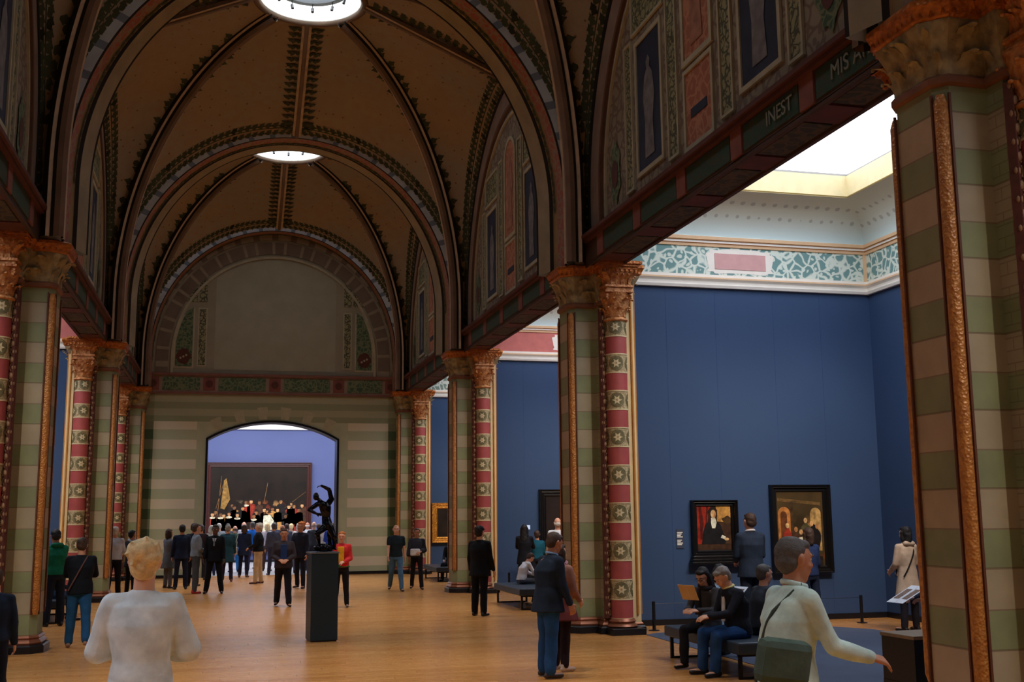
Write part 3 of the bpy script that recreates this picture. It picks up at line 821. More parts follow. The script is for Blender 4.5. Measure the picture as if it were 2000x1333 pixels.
# ------------------------------------------------------------------ side bays
def side_bay(i, s, wn, nwin):
    y0, y1 = PY[i] + .6, PY[i+1] + .4; u0, u1 = .9, GX
    side = 'right' if s > 0 else 'left'
    put = lambda m: m.xf(lambda p: (p[0]*s, p[1], p[2]))
    ox = XC + s*A
    fr = {1: 'teal_orn', 2: 'red_frieze', 3: 'grey_orn', 0: 'red_frieze'}[i]
    # cross wall at the far end of the bay (faces the camera), outer wall
    root = empty('wall_cross_%s' % side, (ox, 0, 0)); struct(root)
    m = MB(); m.box(1.04, u1+.2, y1, y1+.2, 0, 8.3); m.box(.9, 1.04, y1, y1+.2, 6.2, 8.3); put(m).build('plaster', M['blue'], root)
    for k in range(1, 5):
        m = MB(); x = u0 + (u1-u0)*k/5 + .1*(k % 2); m.box(x, x+.006, y1-.002, y1+.01, 0.12, 6.08); put(m).build('panel_seam', flat('seam_blue', (36, 62, 108), .8, 0, 0), root)
    m = MB(); m.box(u0, u1, y1-.02, y1, 0, .10); put(m).build('skirting', M['black'], root)
    root2 = empty('wall_outer_%s' % side, (ox, 0, 0)); struct(root2)
    m = MB(); m.box(u1, u1+.2, y0-.2, y1, 0, 8.3); put(m).build('plaster', M['blue'], root2)
    m = MB(); m.box(u1-.02, u1, y0, y1, 0, .10); put(m).build('skirting', M['black'], root2)
    # cornice, frieze, cove and laylight well running round the bay
    lev = [(6.08, 0), (6.08, .07), (6.13, .09), (6.14, .05), (6.20, .06), (6.24, .11), (6.27, .11), (6.275, .07), (6.33, .07), (6.335, .03), (6.87, .03),
           (6.872, .06), (6.92, .07), (6.93, .10), (6.97, .10), (6.98, .14), (7.04, .15), (7.06, .10)]
    mats = [M['white'], M['peach'], M[fr], M['cove'], M['welly'], M['goldline']]
    mi = [0, 0, 0, 0, 0, 1, 1, 0, 1, 2, 1, 1, 5, 0, 5, 1, 0]
    for t in np.linspace(.15, pi/2, 9): lev.append((7.06 + .66*sin(t), .10 + .8*(1-cos(t)))); mi.append(3)
    lev += [(7.74, .86), (7.75, .9), (8.14, .9), (8.14, .82), (8.2, .82)]; mi += [4, 4, 4, 4, 0]
    rt = empty('trim_%d' % wn, (ox, 0, 0)); struct(rt)
    m = MB(); rows = []
    for z, d in lev: rows.append([(u0, y1-d, z), (u1-d, y1-d, z), (u1-d, y0+d, z), (u0, y0+d, z)])
    m.grid(rows, 0, False, lambda a, b: mi[a])
    # nave side of the cove above the beam
    rows = [[(u0+d-.05, y0+d, z), (u0+d-.05, y1-d, z)] for z, d in lev if z >= 6.9]
    off = len(lev) - len(rows); m.grid(rows, 0, False, lambda a, b: mi[a+off])
    put(m).build('cornice_and_cove', mats, rt, fix=False, smooth='auto')
    # frieze cartouches
    xc = (u0+u1)/2 - .35 + .35; z = 6.6
    m = MB(); P = []
    for t in np.linspace(0, 2*pi, 60)[:-1]:
        e = .62*np.sign(cos(t))*abs(cos(t))**.35; f = .19*np.sign(sin(t))*abs(sin(t))**.35
        w_ = 1 + .05*sin(9*t); P.append((xc + e*w_ + .05*np.sign(e), y1-.034, z + f*w_*1.22))
    m.poly(P); put(m).build('cartouche_border', M['white'], rt, fix=False)
    m = MB(); m.box(xc-.52, xc+.52, y1-.045, y1-.03, z-.15, z+.15); put(m).build('cartouche', flat('cartouche_pink', (206, 160, 158), .7, 0, .05) if i != 2 else M['white'], rt)
    for x in (u0+.02, u1-.10):
        m = MB(); m.box(x, x+.07, y1-.05, y1-.02, 6.33, 6.87); put(m).build('frieze_stop', M['peach'], rt)
    # laylight
    wd = empty('window_%d' % nwin, (ox, 0, 0)); struct(wd)
    m = MB(); m.poly([(u0+.7, y0+.8, 8.21), (u1-.8, y0+.8, 8.21), (u1-.8, y1-.8, 8.21), (u0+.7, y1-.8, 8.21)]); put(m).build('pane', M['glassy'], wd, fix=False)
    m = MB()
    for k in range(3): 
        y = y1 - .86; x = u0 + 1.2 + k*1.3; m.ball((x, y+.02, 8.1), .05, 8, 6)
    m.box(u0+.7, u1-.8, y0+.8, y0+.84, 8.16, 8.2); m.box(u0+.7, u1-.8, y1-.84, y1-.8, 8.16, 8.2); m.box(u1-.84, u1-.8, y0+.8, y1-.8, 8.16, 8.2)
    put(m).build('window_frame', flat('laylight_frame', (130, 130, 126), .6, 0, .05), wd)
    # small spotlights on the laylight edge, aimed at the pictures of the cross wall
    for k, ux in enumerate((2.2, 3.9, 5.2)):
        sp = empty('spotlight', (s*ux, y0 + 2.6, 8.05), 0); sp.parent = rt
        q = MB(); d = Vector((0, .6, -.8)); q.tube([(0,0,.12), (0,0,0)], .012, 6); q.tube([Vector((0,0,0)), d*.14], .045, 12); q.build('housing', M['white'], sp)
        ld = bpy.data.lights.new('spot_lamp', 'SPOT'); ld.energy = SPOT; ld.color = (1, .84, .66); ld.spot_size = radians(46); ld.spot_blend = .9; ld.shadow_soft_size = .05
        lo = bpy.data.objects.new('spot_lamp', ld); COL.objects.link(lo); lo.parent = sp
        tgt = Vector((0, y1 - (y0+2.6), 1.7 - 8.05)); lo.location = tgt.normalized()*.2; lo.rotation_euler = tgt.to_track_quat('-Z', 'Y').to_euler()
    # roof slab above, keeps daylight of the bay inside
    m = MB(); m.box(.5, u1+.2, y0-.3, y1+.2, 8.35, 8.45); put(m).build('roof_slab', M['white'], rt)
n, nw = 20, 5
for i in range(4):
    for s in (1, -1):
        side_bay(i, s, n, nw); n += 1; nw += 1
# back wall behind the camera closing the hall
for s in (1, -1):
    m = MB(); a, b = sorted((XC + s*(A+.9), XC + s*(A+GX+.2))); m.box(a, b, PY[0]+.3, PY[0]+.5, 0, 8.4); struct(m.build('wall_near', M['blue']))
m = MB(); m.box(XC-A-1, XC+A+1, PY[0]-.6, PY[0]-.4, 0, 14); struct(m.build('wall_back', M['nave_face']))

# ------------------------------------------------------------------ end wall with doorway
ew = empty('wall_end', (0, 0, 0)); struct(ew)
DX0, DX1, DS, DT_ = XC-2.2, XC+2.2, 4.55, 5.16
R_ = ((DX1-DX0)/2)**2/(2*(DT_-DS)) + (DT_-DS)/2
def door_arc(d=0, n=24):
    zc = DT_ - R_; hw = (DX1-DX0)/2 - d; r = R_ - d
    a0 = math.asin(hw/r); return [(XC + r*sin(a), zc + r*cos(a)) for a in np.linspace(-a0, a0, n)]
arc = door_arc()
m = MB(); W0, W1 = XC-4.15, XC+4.15
for y, flip in ((ENDY, 0), (ENDY+.75, 1)):
    m.poly([(W0, y, 0), (DX0, y, 0), (DX0, y, arc[0][1]), (W0, y, arc[0][1])])
    m.poly([(DX1, y, 0), (W1, y, 0), (W1, y, arc[-1][1]), (DX1, y, arc[-1][1])])
    m.grid([[(x, y, z) for x, z in arc], [(x, y, 6.08) for x, z in arc]])
    m.poly([(W0, y, arc[0][1]), (DX0, y, arc[0][1]), (DX0, y, 6.08), (W0, y, 6.08)])
    m.poly([(DX1, y, arc[0][1]), (W1, y, arc[0][1]), (W1, y, 6.08), (DX1, y, 6.08)])
inn = [(DX0, 0)] + arc + [(DX1, 0)]
m.grid([[(x, ENDY, z) for x, z in inn], [(x, ENDY+.75, z) for x, z in inn]])
m.build('ashlar', m_endwall(), ew, fix=False)
# steel lining of the doorway
dr = empty('door_1', (0, 0, 0)); struct(dr)
in2 = [(DX0+.07, 0)] + door_arc(.07) + [(DX1-.07, 0)]
m = MB(); m.grid([[(x, ENDY-.03, z) for x, z in inn], [(x, ENDY-.03, z) for x, z in in2], [(x, ENDY+.8, z) for x, z in in2], [(x, ENDY+.8, z) for x, z in inn]], 0, False)
m.build('door_lining', M['steel'], dr, fix=False)
# voussoirs
for k in range(13):
    a0 = math.asin(2.2/R_)*1.0; a = -a0*.93 + 2*a0*.93*k/12; zc = DT_-R_
    if k % 2 == 0: continue
    m = MB(); r0, r1 = R_+.04, R_+.46; da = .13/R_
    P = [(XC + r*sin(q), ENDY-.012, zc + r*cos(q)) for r, q in ((r0, a-da), (r0, a+da), (r1, a+da*1.25), (r1, a-da*1.25))]
    m.poly(P); m.grid([P, [(x, ENDY, z) for x, y, z in P]], 0, True); m.build('voussoir', flat('voussoir_cream', (176, 172, 142), .7, 0, .1), ew, fix=False)
m = MB(); m.box(XC-4.2, XC-2.3, ENDY-.02, ENDY, 0, .1); m.box(XC+2.3, XC+4.2, ENDY-.02, ENDY, 0, .1); m.build('skirting', M['black'], ew)
# band of panels, mouldings
m = MB(); m.box(XC-4.3, XC+4.3, ENDY-.03, ENDY+.1, 6.06, 6.72); m.build('band_ground', M['mauve'], ew)
m = MB(); m.box(XC-4.3, XC+4.3, ENDY-.09, ENDY, 6.64, 6.72); m.box(XC-4.3, XC+4.3, ENDY-.05, ENDY, 6.02, 6.08); m.build('band_moulding', flat('moulding_rose', (128, 86, 74), .7, 0, .1), ew)
xs = [-3.95, -2.15, 0, 2.15, 3.95]
for x in xs:
    m = MB(); m.box(XC+x-.19, XC+x+.19, ENDY-.045, ENDY-.03, 6.14, 6.58); m.build('red_square', M['red'], ew)
    m = MB(); m.lathe([(.12, -.01), (.12, .01)], 20); m.xf(lambda p: (XC+x+p[0], ENDY-.05+p[2], 6.36+p[1])); m.build('rosette', M['darkred'], ew)
for a, b in zip(xs[:-1], xs[1:]):
    m = MB(); m.box(XC+a+.3, XC+b-.3, ENDY-.045, ENDY-.03, 6.14, 6.58); m.build('green_panel', M['green_orn'], ew)
# lunette
m = MB(); P = [(o, z) for o, z in ell(4.4, 4.5, ZC, 6.7, 30)]; outl = [(XC+o, z) for o, z in P] + [(XC-o, z) for o, z in P[::-1][1:]]
m.poly([(x, ENDY, z) for x, z in outl]); m.build('lunette_plaster', flat('lunette_plain', (146, 140, 122), .85, 0, .1, 1.5), ew, fix=False)
def ering(a0, b0, a1, b1, y, mats, name, nseg=44, mf=None, z0=6.72):
    m = MB(); rows = []
    seq = [(1, z) for z in np.linspace(z0, ZC, 4)[:-1]] + [(0, t) for t in np.linspace(0, pi, nseg+1)] + [(-1, z) for z in np.linspace(ZC, z0, 4)[1:]]
    for kd, v in seq:
        f = lambda a, b: (XC + a*kd, v) if kd else (XC + a*cos(v), ZC + b*sin(v))
        p, q = f(a0, b0), f(a1, b1)
        rows.append([(p[0], ENDY, p[1]), (p[0], y, p[1]), (q[0], y, q[1]), (q[0], ENDY, q[1])])
    m.grid(rows, 0, False, mf); m.build(name, mats, ew, fix=False)
ering(4.25, 4.4, 3.98, 4.12, ENDY-.06, [flat('end_stones_taupe', (140, 130, 116), .8, 0, .12, 3), flat('end_stones_dark', (104, 92, 82), .8, 0, .12, 3)], 'arch_stones', 60, lambda i, j: 1 if i % 3 == 0 else 0)
ering(3.9, 4.04, 3.5, 3.62, ENDY-.03, [flat('lunette_block_brown', (112, 100, 88), .8, 0, .15, 2), flat('lunette_block_joint', (146, 136, 118), .8, 0, .1)], 'arch_blocks', 120, lambda i, j: 1 if i % 10 in (0, 4) else 0)
ering(3.42, 3.54, 3.34, 3.46, ENDY-.05, [M['lunframe']], 'arch_moulding', 60)
for s in (1, -1):
    def pnl(P, mat, name, y=ENDY-.02):
        m = MB(); P = [(XC + s*a, b) for a, b in P]; m.poly([(x, y, z) for x, z in P]); m.grid([[(x, y, z) for x, z in P], [(x, ENDY, z) for x, z in P]], 0, True); return m.build(name, mat, ew, fix=False)
    pnl([(2.28,6.95),(2.58,6.95),(2.58,8.95),(2.28,8.95)], M['lunframe'], 'strip_frame', ENDY-.015); pnl([(2.32,7.0),(2.54,7.0),(2.54,8.9),(2.32,8.9)], M['lunstrip'], 'scroll_strip', ENDY-.022)
    pnl([(2.30,9.15),(2.56,9.15),(2.56,9.75),(2.30,10.0)], M['lunstrip'], 'scroll_strip')
    pnl([(2.62,9.15),(3.0,9.15),(2.62,9.72)], M['lunstrip'], 'scroll_strip')
    out_ = [(2.74,6.88),(3.34,6.88)] + [(3.3*cos(t), ZC+3.36*sin(t)) for t in np.linspace(.08, .47, 8)] + [(2.74, 8.95)]
    pnl([(a+(.05 if a > 3 else -.05), b) for a, b in out_], M['lunframe'], 'crest_frame', ENDY-.012)
    pnl([(min(a, 3.28), max(b, 6.94)) for a, b in out_], M['green_orn'], 'crest_panel', ENDY-.024)
    m = MB(); P = [(XC + s*3.02 + .23*cos(t)*(1+.08*cos(6*t)), ENDY-.035, 7.28 + .26*sin(t)*(1+.06*cos(5*t))) for t in np.linspace(0, 2*pi, 40)[:-1]]
    m.poly(P); m.build('crest_shield', M['darkred'], ew, fix=False)
    for k in range(3):
        m = MB(); c = (XC + s*3.02 - .09 + .09*k, ENDY-.04, 7.22 + .05*k + (0 if s > 0 else .0)); m.obox(c, (.022, 0, .022), (0, .004, 0), (-.022, 0, .022)); m.build('crest_mark', M['lunframe'], ew)
m = MB(); P = [(XC-2.02,6.85),(XC+2.02,6.85),(XC+2.02,9.9)] + [(XC + 3.3*cos(t), ZC+3.4*sin(t)) for t in np.linspace(.92, pi-.92, 18)] + [(XC-2.02,9.9)]
m.poly([(x, ENDY-.012, z) for x, z in P]); m.build('blank_field', flat('lunette_blank', (156, 154, 136), .85, 0, .06, 2), ew, fix=False)

# ------------------------------------------------------------------ room beyond the doorway
RX0, RX1, RY0, RY1 = -4.5, 8.8, ENDY+.75, 50.3
m = MB(); m.box(RX0, RX1, RY1, RY1+.2, 0, 5.75); struct(m.build('wall_far', M['lav']))
for x, nm in ((RX0-.2, 'wall_far_left'), (RX1, 'wall_far_right')):
    m = MB(); m.box(x, x+.2, RY0, RY1+.2, 0, 7); struct(m.build(nm, M['lav']))
m = MB(); m.box(RX0, RX1, RY1-.08, RY1+.2, 5.75, 5.85); m.box(RX0, RX1, RY1-.02, RY1+.2, 5.85, 6.5); m.box(RX0, RX1, RY1-.12, RY1, 6.5, 6.6); struct(m.build('trim_60', M['white'], None))
m = MB(); m.box(RX0-.2, RX1+.2, RY0-.2, RY1+.2, 7.1, 7.2); m.box(RX0, RX1, RY1-.9, RY1, 6.6, 7.1); m.box(RX0, RX1, RY0, RY0+.9, 6.6, 7.1); struct(m.build('ceiling', M['white']))
m = MB(); m.poly([(RX0+.8, RY0+.9, 7.0), (RX1-.8, RY0+.9, 7.0), (RX1-.8, RY1-.9, 7.0), (RX0+.8, RY1-.9, 7.0)]); struct(m.build('window_20', M['glassr'], fix=False))
m = MB(); m.box(RX0, RX1, RY1-.02, RY1, 0, .1); struct(m.build('baseboard_far', M['black']))

# ------------------------------------------------------------------ pictures
def painting_mat(name, bg, cols, scale, z0, z1, dens=.5):
    """loose generic brushwork: warm dabs gathered in a band of a dark ground"""
    t = NT(name, .35, 0, .4); o = t.sep()
    n1 = t.noise(scale*.8, 3)
    mx = t.n('ShaderNodeMix', data_type='VECTOR'); mx.inputs[0].default_value = .12
    t.l(t.coord(), mx.inputs[4]); nn_ = t.n('ShaderNodeTexNoise'); nn_.inputs['Scale'].default_value = scale*2; t.l(t.coord(), nn_.inputs['Vector']); t.l(nn_.outputs['Color'], mx.inputs[5])
    v = t.n('ShaderNodeTexVoronoi'); v.inputs['Scale'].default_value = scale; t.l(mx.outputs[1], v.inputs['Vector'])
    r = t.n('ShaderNodeValToRGB'); r.color_ramp.interpolation = 'CONSTANT'; t.l(t.sep(v.outputs['Color'])[0], r.inputs[0])
    el = r.color_ramp.elements
    while len(el) < len(cols): el.new(.5)
    for k, (p, c) in enumerate(cols): el[k].position = p; el[k].color = srgb(*c)
    band = t.math('MULTIPLY', t.step(o[2], z0-.15, z0+.1), t.step(o[2], z1+.12, z1-.25))
    k = t.math('MULTIPLY', band, t.step(v.outputs['Distance'], .55, .3), clamp=True)
    k = t.math('MULTIPLY', k, t.step(n1, .35, .55))
    base = t.mix(t.step(t.noise(1.6, 3), .3, .7), srgb(*bg), srgb(*[min(255, int(c*1.9)) for c in bg]))
    t.color(t.mix(k, base, r.outputs[0])); return t.m
def frame_mesh(x0, x1, z0, z1, y, fwid, depth, steps=3):
    m = MB()
    prof = [(0, 0), (0, depth), (.12, depth*1.0), (.25, depth*.78), (.4, depth*.82), (.55, depth*.5), (.8, depth*.55), (1, depth*.25)]
    rows = []
    for f, d in prof:
        q = f*fwid; rows.append([(x0+q, y-d, z0+q), (x1-q, y-d, z0+q), (x1-q, y-d, z1-q), (x0+q, y-d, z1-q)])
    m.grid(rows, 0, True); return m
def picture(name, x0, x1, z0, z1, y, fwid, depth, fmat, cmat, label, parts=()):
    cx = (x0+x1)/2; root = empty(name, (cx, y, z0), 0, label=label, cat='painting')
    loc = lambda m: m.xf(lambda p: (p[0]-cx, p[1]-y, p[2]-z0))
    loc(frame_mesh(x0, x1, z0, z1, y, fwid, depth)).build('picture_frame', fmat, root)
    m = MB(); m.box(x0+fwid*.9, x1-fwid*.9, y-depth*.3, y-.002, z0+fwid*.9, z1-fwid*.9); loc(m).build('canvas', cmat, root)
    for pn, P, mat, lift in parts:
        q = MB(); yy = -depth*.3 - .002 - lift*.001; q.poly([(a, yy, b) for a, b in P]); q.grid([[(a, yy, b) for a, b in P], [(a, yy+.001, b) for a, b in P]], 0, True)
        q.build(pn, mat, root, fix=False)
    return root
pf = lambda n_, c: flat('paint_'+n_, c, .4, 0, .5, 11)
def blob(cx, cz, rx, rz, n=18, wob=0, ph=0): return [(cx + rx*cos(t)*(1+wob*sin(3*t+ph)), cz + rz*sin(t)*(1+wob*cos(4*t+ph))) for t in np.linspace(0, 2*pi, n+1)[:-1]]
# large group scene in the far room (plain stand-in)
gm = painting_mat('group_scene', (20, 14, 9), [(0, (30,20,12)), (.25, (120,50,28)), (.4, (214,160,96)), (.5, (66,44,26)), (.68, (236,210,160)), (.76, (40,28,20)), (.9, (176,90,44))], 3.4, .5, 2.15)
gp = []
for k in range(26):
    rr = random.Random(k+3); x = -1.95 + 3.9*((k*.618) % 1); z = 1.45 + .75*rr.random()
    gp.append(('painted_head', blob(x, z, .065, .085), pf(('face_a','face_b','face_c')[k % 3], ((214,160,104),(176,120,72),(132,88,54))[k % 3]), 3)); gp.append(('painted_hat', [(x-.13, z+.05), (x+.13, z+.06), (x+.06, z+.10), (x+.05, z+.17), (x-.05, z+.16), (x-.06, z+.09)], pf('hat_dark', (34, 24, 18)), 3.5))
    if k % 5 == 0: gp.append(('painted_collar', blob(x, z-.13, .13, .045), pf('ruff', (220, 204, 166)), 2))
    gp.append(('painted_robe', [(x-.2, z-.9), (x+.22, z-.85), (x+.17, z-.12), (x, z-.06), (x-.16, z-.14)], pf(('robe_red', 'robe_brown', 'robe_gold', 'robe_dark')[k % 4], ((150,48,30), (72,44,26), (196,142,72), (30,24,22))[k % 4]), 1))
gp.append(('painted_robe', [(.15, .45), (.62, .45), (.66, 1.35), (.5, 1.6), (.22, 1.58)], pf('pale_coat', (240, 226, 180)), 4))
gp.append(('painted_flag', [(-1.62, 1.9), (-1.45, 1.85), (-1.22, 2.3), (-1.4, 3.2), (-1.5, 3.1)], pf('flag_ochre', (150, 112, 52)), 2))
for k, (a, b, c, d) in enumerate(((-1.9, 1.6, -1.55, 2.9), (-1.75, 1.6, -1.62, 3.3), (1.1, 1.9, 2.0, 2.6), (.2, 2.1, .35, 3.0))):
    gp.append(('painted_spear', [(a, b), (a+.025, b), (c+.025, d), (c, d)], pf('spear', (120, 84, 44)), 2))
picture('painting', -.86, 3.66, .42, 4.3, RY1, .22, .16, M['frame_brown'], gm, 'huge dark group painting in brown frame on the lavender wall beyond the doorway', gp)
WY = PY[2] + .4
# portrait (generic gentleman)
pp = [('painted_curtain', [(-.33,.22),(-.05,.22),(-.12,.45),(-.04,.62),(-.1,.8),(-.02,.93),(-.33,.93)], pf('curtain_red', (150, 40, 20)), 1),
      ('painted_fold', [(-.27,.3),(-.24,.3),(-.2,.6),(-.25,.93),(-.29,.93)], pf('curtain_dark', (84, 22, 14)), 1.5), ('painted_fold', [(-.17,.5),(-.15,.5),(-.1,.93),(-.14,.93)], pf('curtain_dark', (84, 22, 14)), 1.5),
      ('painted_sky', [(.06,.62),(.33,.6),(.33,.93),(.04,.93)], pf('glow', (206, 150, 74)), 1), ('painted_tree', blob(.26,.64,.1,.07,20,.2), pf('tree_dark', (72, 50, 24)), 1.5),
      ('painted_table', [(.0,.22),(.33,.22),(.33,.3),(.1,.36)], pf('brown_table', (74, 50, 34)), 1.5),
      ('painted_coat', [(-.25,.22),(.2,.22),(.24,.3),(.17,.42),(.13,.55),(.07,.61),(-.02,.64),(-.1,.63),(-.17,.57),(-.22,.42)], pf('black_coat', (24, 22, 22)), 2),
      ('painted_hair', [(-.12,.6),(-.11,.72),(-.12,.8),(-.06,.88),(.02,.88),(.07,.82),(.065,.7),(.05,.64),(.0,.62)], pf('hair_dark', (44, 28, 18)), 3),
      ('painted_face', blob(-.012,.755,.050,.072), pf('face', (226, 176, 120)), 4), ('painted_shadow', [(-.012,.70),(.03,.70),(.036,.78),(.01,.80),(.006,.745)], pf('face_shade', (190, 128, 82)), 4.3),
      ('painted_collar', [(-.055,.685),(.025,.685),(.05,.60),(.02,.50),(-.04,.50),(-.06,.6)], pf('linen', (230, 220, 190)), 3.5),
      ('painted_cuff', [(.12,.33),(.2,.30),(.22,.35),(.15,.38)], pf('linen', (230, 220, 190)), 3.5), ('painted_hand', blob(.235,.305,.045,.025), pf('face', (226, 176, 120)), 4)]
pc = picture('painting', 8.08, 8.96, 1.17, 2.17, WY, .12, .13, M['frame_black'], pf('brown_ground', (66, 42, 26)), 'small portrait of a man in black coat before red drapery, black frame', pp)
m = MB()
for k in range(3): m.box(-.46-.02*k, .46+.02*k, -.15-.02*k, -.02, -.03-.05*k, .015-.05*k)
m.build('stepped_sill', M['frame_black'], pc, bevel=.006)
def parch(x0, x1, z0, z1): return [(x0, z0), (x1, z0)] + [((x0+x1)/2 + (x1-x0)/2*cos(t), z1 - (x1-x0)/2 + (x1-x0)/2*sin(t)) for t in np.linspace(0, pi, 11)]
pp = [('painted_arch', parch(-.45, -.2, .3, 1.2), pf('arch_glow', (176, 112, 54)), 1), ('painted_arch', parch(-.40, -.27, .3, 1.12), pf('arch_dark', (96, 54, 26)), 1.3),
      ('painted_column', [(-.2,.3),(-.14,.3),(-.14,1.3),(-.2,1.3)], pf('column_brown', (70, 50, 28)), 1.5), ('painted_wall', parch(.2, .42, .4, 1.18), pf('wall_glow', (186, 146, 86)), 1),
      ('painted_ledge', [(-.45,1.3),(.42,1.22),(.42,1.28),(-.45,1.36)], pf('ledge_ochre', (104, 78, 42)), 1.2),
      ('painted_robe', blob(-.02,.50,.24,.13,26,.16), pf('robe_amber', (196, 124, 58)), 2), ('painted_robe', blob(-.27,.62,.08,.2,22,.14), pf('robe_red', (150, 48, 30)), 2.2),
      ('painted_robe', blob(-.12,.64,.07,.12,20,.14), pf('robe_brown', (84, 52, 30)), 2.4), ('painted_cloth', blob(.02,.58,.17,.06,24,.2), pf('linen', (230, 220, 190)), 3), ('painted_robe', blob(.26,.6,.14,.26,24,.1), pf('robe_dark', (36, 28, 22)), 2),
      ('painted_robe', blob(.1,.78,.09,.12,20,.12), pf('robe_olive', (86, 78, 48)), 2.2), ('painted_floor', [(-.45,.13),(.42,.13),(.42,.3),(-.45,.34)], pf('floor_umber', (44, 32, 20)), 1.1)]
for k, (a, b) in enumerate(((.1,.95),(.22,.89),(-.1,.79),(-.27,.86),(.0,.74),(.33,.84))): pp.append(('painted_head', blob(a, b, .036, .048), pf(('face','face_a','face_b')[k % 3], ((226,176,120),(214,160,104),(176,120,72))[k % 3]), 4))
gm2 = painting_mat('arch_scene', (46, 36, 20), [(0, (60,40,22)), (.3, (140,66,30)), (.5, (84,62,34)), (.7, (206,150,84)), (.85, (50,36,22))], 8, .35, .95)
picture('painting', 9.64, 10.84, .84, 2.44, WY, .14, .12, M['frame_black'], gm2, 'tall painting of robed figures under an arch, black frame, right of the small portrait', pp)
m = MB(); m.box(-.07, .07, -.012, 0, 0, .34); lb = m.build('wall_label', flat('plaque_grey', (58, 64, 82), .6, 0, 0), loc=(7.87, WY, 1.32)); tag(lb, 'narrow text plaque on the blue wall left of the small portrait', 'label')
for k, (z0_, z1_) in enumerate(((.19, .29), (.08, .155))):
    for r_ in range(4):
        q = MB(); zz = z1_ - r_*.026; q.box(-.058, .05 - .02*((r_*7+k) % 3), -.015, -.012, zz-.016, zz); q.build('printed_lines', M['white'], lb)
W2 = PY[3] + .4
picture('painting', 8.12, 9.9, .9, 2.6, W2, .2, .14, M['frame_black'], painting_mat('dark_scene', (24, 18, 16), [(0, (40,26,18)), (.4, (90,50,26)), (.7, (40,26,20)), (.85, (150,96,50))], 6, .3, .7), 'large very dark painting in black frame behind the man in white shirt')
W3 = PY[4] + .4
picture('painting', 6.96, 8.3, 1.0, 2.36, W3, .2, .12, M['frame_gold'], painting_mat('dark_scene_two', (26, 20, 16), [(0, (50,36,26)), (.5, (80,56,36))], 5, .2, .8), 'gold-framed painting beside the farthest bench on the right')
m = MB(); m.box(-.1, .1, -.012, 0, 0, .26); lb = m.build('wall_label', M['white'], loc=(6.62, W3, 1.5)); tag(lb, 'small white label on the blue wall left of the gold frame', 'label')

# ------------------------------------------------------------------ benches, posts, pedestal, stand
def make_bench(L):
    root = empty('bench', (0,0,0)); hw, hl = .4, L/2
    m = MB(); m.box(-hw, hw, -hl, hl, .29, .43); m.build('seat', flat('bench_leather', (46, 58, 70), .45, 0, .12, 3), root, bevel=.02)
    for sy in (-1, 1):
        for sx in (-1, 1):
            m = MB(); m.box(sx*(hw-.07)-.02, sx*(hw-.07)+.02, sy*(hl-.1)-.02, sy*(hl-.1)+.02, 0.02, .29); m.build('leg', M['steel'], root)
        m = MB(); m.box(-hw+.05, hw-.05, sy*(hl-.1)-.02, sy*(hl-.1)+.02, 0, .025); m.box(-hw+.05, hw-.05, sy*(hl-.1)-.02, sy*(hl-.1)+.02, .26, .29); m.build('stretcher', M['steel'], root)
    return root
b0 = make_bench(2.3)
spots = [((6.27, 13.5, 0), 'dark leather bench under the seated trio left of the walking woman'),
         ((6.3, 23.7, 0), 'blue-grey bench between the man in black coat and cap and the man in navy jacket'),
         ((6.45, 33.9, 0), 'small far bench right of the couple walking by the doorway wall'),
         ((-3.35, 23.9, 0), 'dark bench in the left bay, people seated on it'),]
for k, (p, lab) in enumerate(spots):
    o = b0 if k == 0 else copy_tree(b0); o.location = p; tag(o, lab, 'bench', 'gallery benches')
def make_post(h=.48):
    r = empty('barrier_post'); m = MB(); m.lathe([(.028, 0), (.028, h)], 14); m.build('post', M['black'], r, smooth='auto')
    m = MB(); m.lathe([(.09, 0), (.09, .012), (.03, .02)], 20); m.build('foot', M['black'], r, smooth='auto'); return r
p0 = make_post()
PL = ((7.02, 17.95, 'short black barrier post left of the leather bench'), (10.93, 17.95, 'short black barrier post in front of the right corner of the blue wall'), (7.05, 28.0, 'short black post on the floor behind the middle bench'))
for k, (x, y, lab) in enumerate(PL):
    o = p0 if k == 0 else copy_tree(p0); o.location = (x, y, 0); tag(o, lab, 'barrier post', 'barrier posts along the walls')
m = MB(); m.tube([(0, 0, .44), (1.98, 0, .435), (3.91, 0, .44)], .004, 6); m.build('cord', M['black'], p0)
pd = empty('pedestal', (1.53, 18.3, 0), radians(6), label='tall dark teal pedestal under the bronze figure', cat='pedestal')
m = MB(); m.box(-.215, .215, -.215, .215, 0.02, 1.36); m.build('body', flat('teal_lacquer', (24, 46, 56), .4, 0, .08, 2), pd, bevel=.006)
m = MB(); m.box(-.20, .20, -.20, .20, 0, .03); m.build('foot', M['black'], pd)
m = MB(); m.box(-.225, .225, -.225, .225, 1.36, 1.385); m.build('top_plate', flat('plate_grey', (120, 128, 134), .3, .4, .05), pd, bevel=.004)
st = empty('leaflet_stand', (6.72, 9.95, 0), radians(4), label='black box-shaped stand with wooden top beside the nearest pier', cat='stand')
m = MB(); m.box(-.3, .3, -.25, .25, .30, .72); m.build('box', M['black'], st, bevel=.004)
m = MB(); m.box(-.31, .31, -.26, .26, .72, .755); m.build('top', flat('stand_top_wood', (126, 108, 84), .5, 0, .1, 5), st, bevel=.004)
for sx in (-1, 1):
    m = MB(); m.box(sx*.29-.012, sx*.29+.012, -.25, .25, 0, .3); m.build('leg', M['black'], st)
m = MB(); m.box(-.27, .27, -.2, .2, .14, .17); m.build('shelf', flat('shelf_grey', (150, 160, 168), .5, 0, .05), st)

